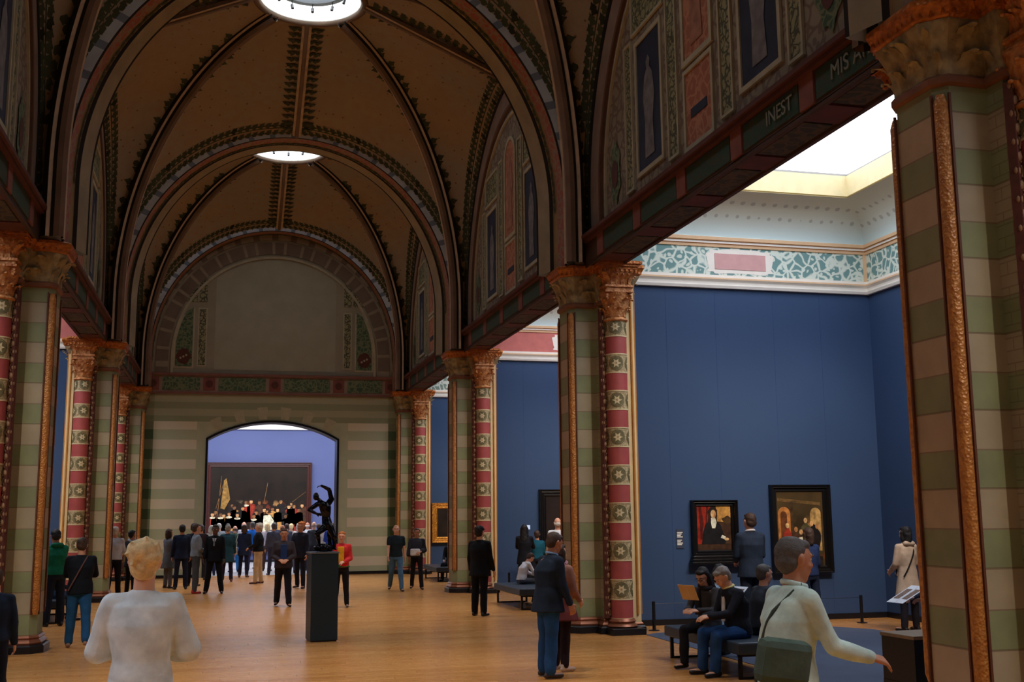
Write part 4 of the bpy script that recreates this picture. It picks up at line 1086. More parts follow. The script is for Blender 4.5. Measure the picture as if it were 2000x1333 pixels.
# ------------------------------------------------------------------ people
def capsule(mb, a, b, ra, rb, flat_=(1, 1), seg=12, side=None):
    """tapered limb with rounded ends; flat_ scales the section across / along the body"""
    a, b = Vector(a), Vector(b); t = b - a; L = t.length
    if L < 1e-5: t = Vector((0,0,1)); L = 1e-5
    t.normalize(); ref = Vector(side) if side else Vector((1,0,0))
    if abs(t.dot(ref)) > .9: ref = Vector((0,1,0))
    v = t.cross(ref).normalized(); u = v.cross(t).normalized()
    rows = []
    st = [(-sin(q)*ra, cos(q)*ra) for q in np.linspace(pi/2*.92, 0, 4)] + [(L + sin(q)*rb, cos(q)*rb) for q in np.linspace(0, pi/2*.92, 4)]
    for h_, r_ in st:
        rows.append([a + t*h_ + u*(cos(2*pi*k/seg)*r_*flat_[0]) + v*(sin(2*pi*k/seg)*r_*flat_[1]) for k in range(seg)])
    mb.grid(rows, 0, True); mb.poly(rows[0][::-1]); mb.poly(rows[-1])
def loft(mb, secs, seg=20, sup=2.0):
    """closed body from elliptical sections: (centre, rx, ry, heading)"""
    rows = []
    for s_ in secs:
        c, rx, ry = Vector(s_[0]), s_[1], s_[2]; hd = s_[3] if len(s_) > 3 else 0
        ux, uy = Vector((cos(hd), sin(hd), 0)), Vector((-sin(hd), cos(hd), 0))
        rows.append([c + ux*(rx*np.sign(cos(q))*abs(cos(q))**(2/sup)) + uy*(ry*np.sign(sin(q))*abs(sin(q))**(2/sup)) for q in [2*pi*k/seg for k in range(seg)]])
    mb.grid(rows, 0, True); mb.poly(rows[0][::-1]); mb.poly(rows[-1])
_dg = None
def fuse(mb, name, mat, parent, vox, fold=0, fs=14, smooth_it=2, seed=0):
    me = bpy.data.meshes.new('tmp'); me.from_pydata(mb.v, [], mb.f)
    o = bpy.data.objects.new('tmp', me); COL.objects.link(o)
    r = o.modifiers.new('r', 'REMESH'); r.mode = 'VOXEL'; r.voxel_size = vox
    if smooth_it: sm = o.modifiers.new('s', 'SMOOTH'); sm.iterations = smooth_it; sm.factor = .5
    dg = bpy.context.evaluated_depsgraph_get(); dg.update()
    ev = o.evaluated_get(dg); m2 = bpy.data.meshes.new_from_object(ev)
    bpy.data.objects.remove(o); bpy.data.meshes.remove(me)
    if fold and len(m2.vertices):
        n = len(m2.vertices); co = np.empty(n*3); m2.vertices.foreach_get('co', co); co = co.reshape(-1, 3)
        no = np.empty(n*3); m2.vertices.foreach_get('normal', no); no = no.reshape(-1, 3)
        x, y, z = co.T; s_ = seed*1.7
        d = np.sin(fs*(z*.55 + .35*np.sin(5*x+s_) + .3*np.sin(4*y+s_*2))) * np.cos(fs*.45*(x + y) + 3*z + s_) + .5*np.sin(fs*2.1*(z*.8 + x*.6) + 2*np.sin(7*y+s_))
        co += no*(d*fold)[:, None]; m2.vertices.foreach_set('co', co.ravel())
    m2.name = name; m2.materials.clear(); m2.materials.append(mat)
    m2.polygons.foreach_set('material_index', [0]*len(m2.polygons)); m2.polygons.foreach_set('use_smooth', [True]*len(m2.polygons))
    m2.update()
    ob = bpy.data.objects.new(name, m2); COL.objects.link(ob); ob.parent = parent
    return ob
SKIN = {'light': (214, 160, 132), 'tan': (186, 128, 98), 'dark': (92, 60, 46), 'pale': (226, 178, 150)}
HAIR = {'black': (22, 18, 18), 'brown': (62, 42, 30), 'grey': (134, 128, 122), 'white': (206, 200, 192), 'blond': (238, 206, 152), 'ginger': (196, 108, 44), 'darkgrey': (84, 80, 78)}

def rot_pt(v, ax, an): return Matrix.Rotation(an, 3, ax) @ Vector(v)
class Pose:
    """skeleton in metres, body faces +Y, x to its right"""
    def __init__(s, H=1.75, lean=0, turn=0, legs=((0,0),(0,0)), arms=((0,8,10),(0,8,10)), sit=False, head=(0,0), spread=.09, stoop=0, build=1.0, seat=.43):
        k = H/1.75; s.k = k; s.H = H; s.b = build
        hipz = (.93*k if not sit else seat + .10)
        s.pel = Vector((0, 0, hipz))
        ln = radians(lean)
        up = Vector((0, sin(ln), cos(ln)))
        s.waist = s.pel + up*.14*k; s.chest = s.pel + up*.34*k
        up2 = Vector((0, sin(ln + radians(stoop)), cos(ln + radians(stoop))))
        s.neck = s.chest + up2*.185*k; s.up = up; s.up2 = up2
        s.base = s.neck + up2*.035*k
        hp, ht = radians(head[0]), radians(head[1])   # nod forward, turn to its left(+)
        hu = Vector((0, sin(ln*.5 + radians(stoop)*.5 + hp), cos(ln*.5 + radians(stoop)*.5 + hp)))
        s.headc = s.base + hu*.118*k; s.hup = hu; s.hturn = ht
        f = Vector((0, cos(hp), -sin(hp))); s.hf = Matrix.Rotation(ht, 3, 'Z') @ f
        s.sh = []; s.el = []; s.wr = []; s.hd = []
        for sg, ar in ((-1, arms[0]), (1, arms[1])):
            sh = s.chest + up2*.122*k + Vector((sg*.172*k*(.5+.5*build), 0, 0))
            fwd, out, bend = ar[:3]; inw = ar[3] if len(ar) > 3 else 0
            d = Vector((0, 0, -1)); d = rot_pt(d, 'X', radians(fwd)); d = rot_pt(d, 'Y', -sg*radians(out))
            el = sh + d*.29*k
            d2 = rot_pt(Vector((0, 0, -1)), 'X', radians(fwd + bend)); d2 = rot_pt(d2, 'Y', -sg*radians(out*.6)); d2 = rot_pt(d2, 'Z', sg*radians(inw))
            wr = el + d2*.25*k
            s.sh.append(sh); s.el.append(el); s.wr.append(wr); s.hd.append(d2)
        s.hip = []; s.kn = []; s.an = []; s.toe = []
        for sg, lg in ((-1, legs[0]), (1, legs[1])):
            hp_ = s.pel + Vector((sg*.088*k, 0, -.03*k))
            if sit:
                f_ = radians(lg[0]) if lg[0] else 0
                d = Vector((sg*sin(radians(8)) + sin(f_), cos(radians(8))*cos(f_), -.05)).normalized()
                kn = hp_ + d*.43*k; an = Vector((kn.x, kn.y + .02 - radians(lg[1])*.4, .075)); 
            else:
                th, kb = radians(lg[0]), radians(lg[1])
                d = rot_pt((0,0,-1), 'X', th); kn = hp_ + d*.43*k + Vector((sg*spread*.25, 0, 0))
                d2 = rot_pt((0,0,-1), 'X', th - kb); an = kn + d2*.415*k + Vector((sg*spread*.25, 0, 0))
            s.hip.append(hp_); s.kn.append(kn); s.an.append(an); s.toe.append(None)
        if not sit:
            dz = .075*k - min(s.an[0].z, s.an[1].z)
            for nm in ('pel','waist','chest','neck','base','headc'): setattr(s, nm, getattr(s, nm) + Vector((0,0,dz)))
            for L_ in (s.sh, s.el, s.wr, s.hip, s.kn, s.an):
                for i in range(2): L_[i] = L_[i] + Vector((0,0,dz))
        for i in range(2):
            lift = max(0, s.an[i].z - .09)
            s.toe[i] = s.an[i] + Vector(((-1, 1)[i]*.03, .15*k, -.045*k - min(.05, lift*.7)))

def hand(mb, wr, d, k, palm_n, sg, curl=25, fine=True):
    """palm, four unequal fingers bent at the knuckles and a thumb from the side"""
    d = Vector(d).normalized(); n = Vector(palm_n); n = (n - d*n.dot(d)).normalized(); s_ = d.cross(n)*sg
    c = wr + d*.045*k
    P = [wr + d*.0, wr + d*.085*k]
    for q in (-.028, -.010, .010, .028): capsule(mb, wr + s_*q*.6*k, wr + d*.085*k + s_*q*k, .016*k, .0135*k, seg=8)
    L = (.062, .075, .080, .068); 
    for q, ln in zip((-.034, -.0115, .0115, .034), L):
        a = wr + d*.085*k + s_*q*k; cr = radians(curl)
        d1 = d*cos(cr) + n*sin(cr); b = a + d1*ln*.5*k + s_*q*.12*k
        d2 = d*cos(cr*2.1) + n*sin(cr*2.1); e = b + d2*ln*.5*k
        capsule(mb, a, b, .0095*k, .0088*k, seg=7); capsule(mb, b, e, .0088*k, .0075*k, seg=7)
    a = wr + d*.022*k + s_*.028*k; b = a + (d*.6 + s_*.75 + n*.25).normalized()*.045*k; e = b + (d*.9 + s_*.2 + n*.35).normalized()*.033*k
    capsule(mb, a, b, .0125*k, .011*k, seg=7); capsule(mb, b, e, .011*k, .009*k, seg=7)

def person(label, loc, face, pose, vox=.02, skin='light', hair='brown', hairstyle='short', top=(40,44,58), topname='jacket', trousers=(30,34,44), shoes=(24,22,22),
           coat=None, skirt=None, sleeves='long', extras=(), group=None, glasses=False, collar=None, cap=None, seed=0, bare_legs=False, hands=True, fold=.004, wide=1.0, hem=None, face_detail=None):
    """face: heading in degrees, 0 = looks along +Y (away from camera)"""
    P = pose; k = P.k; kh = k*1.08; B = P.b*wide
    root = empty('person', (loc[0], loc[1], loc[2] if len(loc) > 2 else 0), radians(face), label=label, cat='person', group=group)
    sm = flat('skin_'+skin, SKIN[skin], .55, 0, .05, 20, .4)
    # ---- body, one continuous surface
    m = MB()
    hc, hu, hf = P.headc, P.hup, P.hf; hs = hf.cross(hu).normalized(); hf = hu.cross(hs).normalized()
    def hp(x, y, z): return hc + hs*x*kh + hf*y*kh + hu*z*kh
    def ellip(c, rx, ry, rz, seg=16, rings=10):
        q = MB(); q.ball((0,0,0), (rx*kh, ry*kh, rz*kh), seg, rings); q.xf(lambda p: c + hs*p[0] + hf*p[1] + hu*p[2]); m.add(q.v, q.f)
    ellip(hp(0, -.008, .025), .076, .094, .098)
    ellip(hp(0, .022, -.045), .058, .066, .075)
    capsule(m, hp(0, .05, -.098), hp(0, .062, -.095), .024*kh, .02*kh)                # chin
    capsule(m, hp(0, .083, .022), hp(0, .103, -.018), .008*kh, .0125*kh, seg=8)        # nose
    for sx in (-1, 1):
        capsule(m, hp(sx*.016, .085, .034), hp(sx*.045, .075, .036), .010*kh, .009*kh, seg=8)      # brow
        capsule(m, hp(sx*.040, .062, -.022), hp(sx*.034, .066, -.03), .02*kh, .018*kh, seg=8)       # cheek
        capsule(m, hp(sx*.076, -.002, -.012), hp(sx*.080, -.010, .022), .009*kh, .015*kh, seg=8)    # ear
    capsule(m, hp(-.02, .082, -.052), hp(.02, .082, -.052), .009*kh, .009*kh, seg=8)   # lips
    capsule(m, P.neck - P.up2*.03*k, hp(0, -.01, -.05), .066*k, .058*k)
    loft(m, [(P.pel - P.up*.08*k, .13*k*B, .095*k*B), (P.pel, .155*k*B, .11*k*B), (P.waist, .135*k*B, .10*k*B), (P.chest, .165*k*B, .115*k*B), (P.chest + P.up2*.12*k, .165*k*B, .095*k), (P.neck, .07*k, .06*k)])
    for i, sg in ((0, -1), (1, 1)):
        capsule(m, P.chest + P.up2*.12*k + Vector((sg*.05*k,0,0)), P.sh[i], .055*k, .055*k)
        capsule(m, P.sh[i], P.el[i], .048*k, .038*k); capsule(m, P.el[i], P.wr[i], .038*k, .025*k)
        pn = Vector((-sg, .15, 0)) if P.hd[i].z < -.5 else Vector((-sg*.5, 0, -1))
        if hands and vox < .02: hand(m, P.wr[i], P.hd[i], k*1.05, pn, sg)
        else:
            d = P.hd[i]; capsule(m, P.wr[i], P.wr[i] + d*.09*k, .028*k, .034*k, (1, .6)); capsule(m, P.wr[i] + d*.09*k, P.wr[i] + d*.155*k + pn*.02, .03*k, .018*k, (1, .55))
            capsule(m, P.wr[i] + d*.04*k, P.wr[i] + d*.09*k + Vector((-sg*.03, .03, 0))*k, .014*k, .011*k)
        capsule(m, P.hip[i], P.kn[i], .070*k*B, .048*k); capsule(m, P.kn[i], P.an[i], .048*k, .032*k)
        
        capsule(m, P.an[i] + Vector((0,-.03*k,-.03*k)), P.toe[i] + Vector((0,0,.006)), .036*k, .028*k)
    fuse(m, 'body', sm, root, min(vox, .012) if (vox < .02) else vox*.8, 0, smooth_it=2)
    # ---- hair
    hm = flat('hair_'+hair, HAIR[hair], .6, 0, .25, 30, .4, .5)
    q = MB()
    def hb(x, y, z, rx, ry, rz): 
        w_ = MB(); w_.ball((0,0,0), (rx*kh, ry*kh, rz*kh), 14, 9); w_.xf(lambda p: hp(x, y, z) + hs*p[0] + hf*p[1] + hu*p[2]); q.add(w_.v, w_.f)
    if hairstyle != 'bald':
        hb(0, -.028, .045, .084, .092, .090)
        hb(0, -.05, .0, .078, .065, .078)
        if hairstyle in ('short',): hb(0, .035, .088, .060, .045, .032)
        if hairstyle == 'long':
            for sx in (-1, 1): capsule(q, hp(sx*.066, -.02, .03), hp(sx*.075, -.02, -.17), .034*kh, .036*kh)
            capsule(q, hp(0, -.07, 0), hp(0, -.085, -.24), .075*kh, .085*kh, (1, .55)); hb(0, .03, .09, .064, .05, .03)
        if hairstyle == 'bob':
            for sx in (-1, 1): capsule(q, hp(sx*.066, -.01, .03), hp(sx*.07, -.005, -.09), .032*kh, .03*kh)
            capsule(q, hp(0, -.06, 0), hp(0, -.06, -.10), .07*kh, .065*kh); hb(0, .035, .09, .064, .045, .03)
        if hairstyle == 'bun':
            hb(0, -.075, .085, .092, .066, .066); hb(.035, -.085, .05, .066, .05, .055); hb(-.035, -.08, .06, .05, .05, .05); hb(0, .02, .095, .066, .055, .035)
            for j in range(34):
                a = j*.9; capsule(q, hp(.06*cos(a), -.07 + .03*sin(a*1.3), .06 + .05*sin(a)), hp(.092*cos(a+.5), -.09+.04*sin(a*1.3), .08 + .08*sin(a+.6)), .012*kh, .005*kh, seg=6)
        if hairstyle == 'pony': hb(0, .02, .09, .064, .05, .03); capsule(q, hp(0, -.12, .03), hp(0, -.15, -.14), .028*kh, .018*kh)
        fuse(q, 'hair', hm, root, max(.009, vox*.6), .003, 40, 1, seed)
    elif True:
        for sx in (-1, 1): hb(sx*.062, -.03, -.005, .022, .05, .04)
        hb(0, -.085, -.01, .06, .025, .045); fuse(q, 'hair', hm, root, max(.009, vox*.6), .002, 40, 1, seed)
    if cap:
        q = MB(); hb(0, -.01, .065, .088, .102, .070); capsule(q, hp(-.03, .09, .065), hp(.03, .09, .065), .018*kh, .018*kh, (1, .5)); capsule(q, hp(-.035, .12, .058), hp(.035, .12, .058), .022*kh, .022*kh, (1, .45))
        fuse(q, 'cap', cloth('cap_%d_%d_%d' % cap, cap), root, max(.009, vox*.6), 0)
    fd = vox < .02 if face_detail is None else face_detail
    if fd:
        for sx in (-1, 1):
            q = MB(); q.ball(hp(sx*.031, .0695, .016), .0125*kh, 10, 8); e = q.build('eye', flat('eye_white', (222, 214, 208), .3, 0, 0), root, smooth=True, fix=False)
            q = MB(); q.ball(hp(sx*.031, .0775, .016), .0058*kh, 8, 6); q.build('iris', flat('iris_dark', (30, 22, 18), .25, 0, 0), e, smooth=True, fix=False)
            q = MB(); q.tube([hp(sx*.016, .094, .036), hp(sx*.032, .091, .042), hp(sx*.05, .079, .034)], .0035*kh, 6); q.build('eyebrow', hm, root, smooth=True, fix=False)
        q = MB(); q.tube([hp(-.024, .084, -.052), hp(-.01, .0915, -.050), hp(.01, .0915, -.050), hp(.024, .084, -.052)], .0042*kh, 6); q.build('mouth', flat('lips', (158, 84, 76), .5, 0, .05), root, smooth=True, fix=False)
    if glasses:
        q = MB()
        for sx in (-1, 1):
            q.tube([hp(sx*.032 + .024*cos(t), .105, .014 + .018*sin(t)) for t in np.linspace(0, 2*pi, 14)], .0022, 5, caps=False); q.tube([hp(sx*.055, .104, .02), hp(sx*.08, .0, .02)], .002, 5)
        q.tube([hp(-.01, .106, .018), hp(.01, .106, .018)], .002, 5); q.build('glasses', M['black'], root, smooth=True, fix=False)
    # ---- trousers
    g = .012*k
    if trousers:
        m = MB(); loft(m, [(P.pel - P.up*.10*k, .145*k*B, .115*k*B), (P.pel, .175*k*B, .13*k*B), (P.pel + P.up*.10*k, .16*k*B, .118*k*B)])
        for i in (0, 1):
            capsule(m, P.hip[i], P.kn[i], .094*k*B, .068*k*B); capsule(m, P.kn[i], P.an[i] + Vector((0,.004,.015)), .070*k*B, .060*k*B)
        fuse(m, 'trousers', cloth('trousers_%d_%d_%d' % trousers, trousers), root, vox, fold, 16, 2, seed)
    # ---- shoes
    if shoes:
        for i in (0, 1):
            m = MB(); a = P.an[i] + Vector((0, -.045*k, -.04*k)); a.z = max(a.z, .036); t_ = P.toe[i].copy(); t_.z = max(t_.z, .030); 
            capsule(m, a, t_, .037*k, .034*k, (1.05, .9)); capsule(m, P.an[i] + Vector((0,-.02*k,.01)), a + Vector((0,.03,.01)), .042*k, .038*k)
            m.xf(lambda p: (p[0], p[1], max(p[2], .002)))
            fuse(m, 'shoe', flat('shoe_%d_%d_%d' % shoes, shoes, .5, 0, .1), root, min(vox, .014), 0)
    # ---- upper garment with sleeves
    if top:
        m = MB(); hz = hem if hem is not None else .02
        secs = [(P.pel - P.up*(hz)*k, .182*k*B, .142*k*B), (P.pel + P.up*.06*k, .178*k*B, .138*k*B), (P.waist, .162*k*B, .130*k*B), (P.chest, .192*k*B, .142*k*B), (P.chest + P.up2*.11*k, .188*k*B, .118*k), (P.neck - P.up2*.035*k, .125*k, .092*k), (P.neck, .085*k, .078*k), (P.neck + P.up2*.016*k, .070*k, .068*k)]
        if hz > .1: secs = [(P.pel - P.up*hz*k, (.20 + .15*max(0, hz-.1))*k*B, (.16+.12*max(0, hz-.1))*k*B)] + [(P.pel - P.up*.05*k, .19*k*B, .15*k*B)] + secs[1:]
        loft(m, secs)
        for i, sg in ((0, -1), (1, 1)):
            capsule(m, P.chest + P.up2*.12*k + Vector((sg*.05*k,0,0)), P.sh[i], .070*k, .064*k)
            if sleeves == 'long':
                capsule(m, P.sh[i], P.el[i], .064*k, .054*k); capsule(m, P.el[i], P.wr[i] - P.hd[i]*.01, .054*k, .042*k)
            elif sleeves == 'short': capsule(m, P.sh[i], P.sh[i]*.45 + P.el[i]*.55, .068*k, .062*k)
            elif sleeves == 'elbow': capsule(m, P.sh[i], P.el[i], .066*k, .078*k); capsule(m, P.el[i], P.el[i]*.5 + P.wr[i]*.5, .078*k, .070*k)
        fuse(m, topname, cloth('%s_%d_%d_%d' % ((topname,)+top), top), root, vox, fold, 13, 2, seed+1)
    if skirt:
        col_, z_end, rb = skirt; m = MB(); c = P.pel
        loft(m, [((c.x, c.y, z_end), rb, rb*.8), ((c.x, c.y, z_end*.5 + c.z*.5), rb*.86, rb*.7), (c - P.up*.04*k, .19*k*B, .15*k*B), (c + P.up*.08*k, .17*k*B, .135*k*B)])
        fuse(m, 'skirt' if not coat else 'coat_skirt', cloth('skirt_%d_%d_%d' % col_, col_), root, vox, fold*1.5, 9, 2, seed+2)
    if collar:
        m = MB(); m.tube([P.neck + P.up2*.02*k + Vector((.068*k*cos(t), .068*k*sin(t), .018*sin(t+pi))) for t in np.linspace(0, 2*pi, 17)], .016*k, 6, caps=False); m.build('collar', cloth('collar_%d_%d_%d' % collar, collar), root, smooth=True)
    for e in extras:
        kind = e[0]
        if kind == 'strap':      # cross-body strap over right/left shoulder
            sg, col_ = e[1], e[2]; m = MB()
            for f_ in (1, -1):
                pts = []
                for t in np.linspace(0, 1, 10):
                    x = sg*(.10 - .27*t)*k; z_ = P.neck.z - .01 + (P.pel.z - .02 - P.neck.z)*t; cy = P.neck.y*(1-t) + P.pel.y*t
                    rx = .215*k*B; y = cy + f_*(.150*k*B)*sqrt(max(.03, 1-(x/rx)**2))*min(1, .35 + 2.6*t) ; pts.append((x, y, z_))
                m.tube(pts, .012, 6)
            m.build('strap', cloth('strap_%d_%d_%d' % col_, col_), root, smooth=True)
        if kind == 'bag':        # shoulder bag at the hip: side, colour, size, z
            sg, col_, w_, h_, z_ = e[1:6]; yy = e[6] if len(e) > 6 else 0; m = MB(); m.box(-.05, .05, -w_/2, w_/2, -h_/2, h_/2); m.xf(lambda p: (p[0] + sg*.25*k*B, p[1] + yy, p[2] + z_))
            b_ = m.build('bag', cloth('bag_%d_%d_%d' % col_, col_), root, bevel=.025)
            m = MB(); m.tube([(sg*.25*k*B, yy-w_*.4, z_+h_/2), (sg*.2*k*B, P.neck.y-.02, P.sh[0].z+.05), (sg*.25*k*B, yy+w_*.4, z_+h_/2)], .009, 6); m.build('bag_strap', cloth('bag_%d_%d_%d' % col_, col_), b_)
        if kind == 'backpack':
            col_ = e[1]; m = MB(); loft(m, [(P.pel + Vector((0,-.2,.05)), .14, .06), (P.waist + Vector((0,-.23,.1)), .16, .10), (P.chest + Vector((0,-.22,.1)), .13, .07)]); fuse(m, 'backpack', cloth('pack_%d_%d_%d' % col_, col_), root, vox, .003)
        if kind == 'tie':
            m = MB(); m.obox(P.chest + Vector((0,.143*k*B,.03)), (.016,0,0), (0,.006,0), (0,-.012,.10)); m.build('tie', cloth('tie', e[1]), root)
            m = MB(); c_ = P.chest + Vector((0,.136*k*B,.0)); m.add([c_ + Vector(q) for q in ((-.05,-.025,.13),(.05,-.025,.13),(.0,.004,-.08),(-.05,-.05,.12),(.05,-.05,.12),(0,-.03,-.08))], [(0,1,2),(3,5,4),(0,3,4,1),(1,4,5,2),(2,5,3,0)]); m.build('shirt_front', cloth('shirt_white', (226,226,226)), root)
        if kind == 'shirtfront':
            m = MB(); m.obox(P.chest + Vector((0,.148*k*B,-.06)), (e[2],0,0), (0,.012,0), (0,-.01,.17)); m.build('shirt_front', cloth('sf_%d_%d_%d' % e[1], e[1]), root, bevel=.03)
        if kind == 'scarf':
            m = MB(); m.tube([P.neck + P.up2*.0 + Vector((.085*k*cos(t), .08*k*sin(t), .02*sin(2*t))) for t in np.linspace(0, 2*pi, 17)], .034*k, 8, caps=False)
            m.tube([P.neck + Vector((.05, .07, -.02)), P.chest + Vector((.07, .155*k*B, 0)), P.waist + Vector((.07, .16*k*B, 0))], [.032, .04, .045], 8); m.build('scarf', cloth('scarf_%d_%d_%d' % e[1], e[1]), root, smooth=True)
        if kind == 'hood':
            m = MB(); capsule(m, P.neck + Vector((-.06,-.075,.0))*k, P.neck + Vector((.06,-.075,.0))*k, .06*k, .06*k, (1, .8)); fuse(m, 'hood', cloth('%s_%d_%d_%d' % ((topname,)+top), top), root, vox, .003)
    return root
def held(name, label, cat, person_root, P, build_fn, off=(0,0,0)):
    """a thing held in the hands stays a thing of its own, placed at the hands in world space"""
    pass
def wp(loc, face, v):
    a = radians(face); return Vector((loc[0] + v[0]*cos(a) - v[1]*sin(a), loc[1] + v[0]*sin(a) + v[1]*cos(a), v[2]))
STAND = dict(legs=((2,3),(-1,2)), arms=((4,9,14),(3,9,12)))
WALK = dict(legs=((22,10),(-16,14)), arms=((-14,9,16),(18,8,22)))
FRONT = dict(legs=((2,3),(-1,2)), arms=((12,10,72,38),(12,10,72,38)))
def paper(name, label, cat, c, rz, w_, h_, tilt, mat, fold=False, parts=True):
    root = empty(name, c, rz, label=label, cat=cat)
    if fold:
        for sx in (-1, 1):
            m = MB(); m.obox((sx*w_*.25, 0, 0), (w_*.25*cos(.25), 0, w_*.25*sin(.25)*sx*sx*0 + .0), (0, h_/2*cos(tilt), h_/2*sin(tilt)), (0, -.002*sin(tilt), .002*cos(tilt))); m.build('page', mat, root)
            if parts:
                m = MB(); m.obox((sx*w_*.25, .0 - .004*sin(tilt)*(1), .004*cos(tilt)), (w_*.16, 0, 0), (0, h_*.28*cos(tilt), h_*.28*sin(tilt)), (0, -.001*sin(tilt), .001*cos(tilt))); m.build('printed_picture', flat('print_brown', (112, 86, 70), .6, 0, .4, 30), root)
    else:
        m = MB(); m.obox((0,0,0), (w_/2, 0, 0), (0, h_/2*cos(tilt), h_/2*sin(tilt)), (0, -.002*sin(tilt), .002*cos(tilt))); m.build('sheet', mat, root)
    return root

# foreground
P = Pose(1.79, legs=((3,4),(-2,3)), arms=((12,17,84,36),(10,17,70,36)), build=1.0)
person('blond woman in white dress seen from behind, hair in loose bun', (-.46, 7.15), -4, P, .011, 'pale', 'blond', 'bun', top=(226,236,238), topname='dress_top', trousers=None, shoes=(60,50,44),
       skirt=((226,236,238), .42, .36), sleeves='elbow', seed=3, fold=.005, face_detail=True)
P = Pose(1.83, lean=5, legs=((24,12),(-18,16)), arms=((-10,8,30),(26,6,48)), build=1.1, stoop=6)
wl = (3.34, 6.35); person('grey-haired woman in pale mint coat striding to the right', wl, -88, P, .011, 'tan', 'darkgrey', 'short', top=(196,218,210), topname='coat', trousers=(52,34,36), shoes=(40,34,34),
       hem=.42, seed=5, fold=.006, collar=(196,216,210), extras=(('strap', 1, (70,80,76)),))
m = MB(); m.box(-.17, .17, -.06, .06, -.13, .13); bg = m.build('shoulder_bag', cloth('bag_moss', (74, 92, 84)), None, bevel=.05, loc=(3.12, 5.98, 1.10)); bg.rotation_euler = (.1, .15, .1)
tag(bg, 'dark moss green shoulder bag at the hip of the woman in mint coat', 'bag')
P = Pose(1.72, lean=3, legs=((2,4),(-3,4)), arms=((-4,6,12),(6,7,16)), build=1.2, stoop=10, head=(14,0))
person('man in dark navy jacket and blue jeans standing nearest in the centre right', (3.85, 13.35), -75, P, .013, 'tan', 'brown', 'short', top=(28,40,58), trousers=(34,76,128), shoes=(60,48,40), collar=(120,150,190), hem=.16, seed=8, fold=.006)
P = Pose(1.56, legs=((4,5),(-4,4)), arms=((8,8,40,20),(8,8,40,20)), build=1.05)
person('woman in rose-brown patterned wrap half hidden behind the man in navy jacket', (4.16, 13.85), -60, P, .016, 'light', 'brown', 'bob', top=(150,108,96), topname='wrap', trousers=(40,26,30), shoes=(196,176,156), skirt=((104,50,52), .62, .25), extras=(('scarf', (210,150,160)),), seed=9, hem=.1)

# seated group on the leather bench
SIT = dict(sit=True, legs=((0,0),(0,0)))
P = Pose(1.62, arms=((24,10,55,20),(24,10,55,20)), stoop=16, lean=8, head=(22,0), **SIT)
person('seated woman with long black hair and pale blue shawl, back to the camera', (6.42, 14.25), -62, P, .012, 'light', 'black', 'bob', top=(156,186,208), topname='shawl', trousers=(34,38,52), shoes=(30,28,30), hem=.12, seed=11, fold=.008)
c = wp((6.42, 14.25), -62, (0, .5, .86)); paper('magazine', 'open pale magazine held by the woman in the blue shawl', 'magazine', c, radians(-62), .34, .24, .6, flat('paper_white', (216, 222, 230), .7, 0, .03), True)
P = Pose(1.60, arms=((30,8,62,26),(30,8,62,26)), stoop=14, lean=4, head=(20,0), **SIT)
dl = (6.10, 13.62); person('seated woman with glasses and long dark hair reading a tan brochure', dl, 122, P, .010, 'light', 'black', 'long', top=(64,62,64), topname='coat', trousers=(28,28,34), shoes=(22,20,22), glasses=True, hem=.1, seed=12, fold=.006, extras=(('scarf', (40,38,42)),))
c = wp(dl, 122, (.02, .44, .95)); paper('brochure', 'folded tan brochure in the hands of the woman with glasses', 'brochure', c, radians(122), .25, .22, 1.05, flat('paper_tan', (206, 172, 118), .7, 0, .06), True)
P = Pose(1.72, arms=((34,6,50,16),(16,8,70,20)), stoop=16, lean=8, head=(24,0), build=1.1, **SIT)
person('seated grey-haired man in black jacket and blue jeans leaning to the brochure', (6.16, 12.92), 98, P, .011, 'light', 'grey', 'short', top=(30,34,44), trousers=(36,74,126), shoes=(28,28,30), collar=(220,216,150), hem=.06, seed=13, fold=.006, extras=(('shirtfront', (216,220,224), .035),))
P = Pose(1.66, arms=((20,8,50,20),(20,8,50,20)), stoop=10, lean=4, **SIT)
person('person with grey hair seated on the far side of the bench, mostly hidden', (6.55, 13.1), -85, P, .018, 'light', 'darkgrey', 'short', top=(60,66,78), trousers=(40,40,50), seed=14)

# visitors before the paintings of the right bay
P = Pose(1.92, arms=((10,8,60,30),(10,8,60,30)), legs=((1,2),(-1,2)), build=1.12)
person('tall man in dark navy suit with white collar between the two paintings', (8.45, 17.15), 4, P, .014, 'light', 'brown', 'short', top=(34,44,60), trousers=(32,38,52), collar=(224,224,228), hem=.14, seed=15)
P = Pose(1.66, arms=((6,9,30),(6,9,30)), legs=((3,4),(-5,3)))
person('person in navy sweatshirt and dark jeans facing the tall painting', (9.62, 17.35), 10, P, .014, 'light', 'brown', 'bob', top=(36,50,86), topname='sweatshirt', trousers=(26,34,54), shoes=(40,36,40), seed=16)
P = Pose(1.68, arms=((8,8,50,20),(8,8,50,20)))
person('woman in beige trench coat with a dark strap at the right wall corner', (10.9, 16.45), 10, P, .015, 'light', 'black', 'bob', top=(196,172,148), topname='trench_coat', trousers=(40,38,46), hem=.36, seed=17, extras=(('strap', 1, (30,26,28)), ('hood',)))
P = Pose(1.42, arms=((20,8,62,20),(20,8,62,20)), head=(15,0))
il = (8.38, 12.05); person('child in dark clothes reading an open leaflet beside the nearest pier', il, 88, P, .015, 'light', 'brown', 'short', top=(34,38,56), trousers=(26,28,36), seed=18)
paper('leaflet', 'open white leaflet with a printed picture sticking out beside the nearest pier', 'leaflet', (7.93, 12.0, .96), radians(95), .30, .42, -.45, flat('paper_white', (216, 222, 230), .7, 0, .03), True)

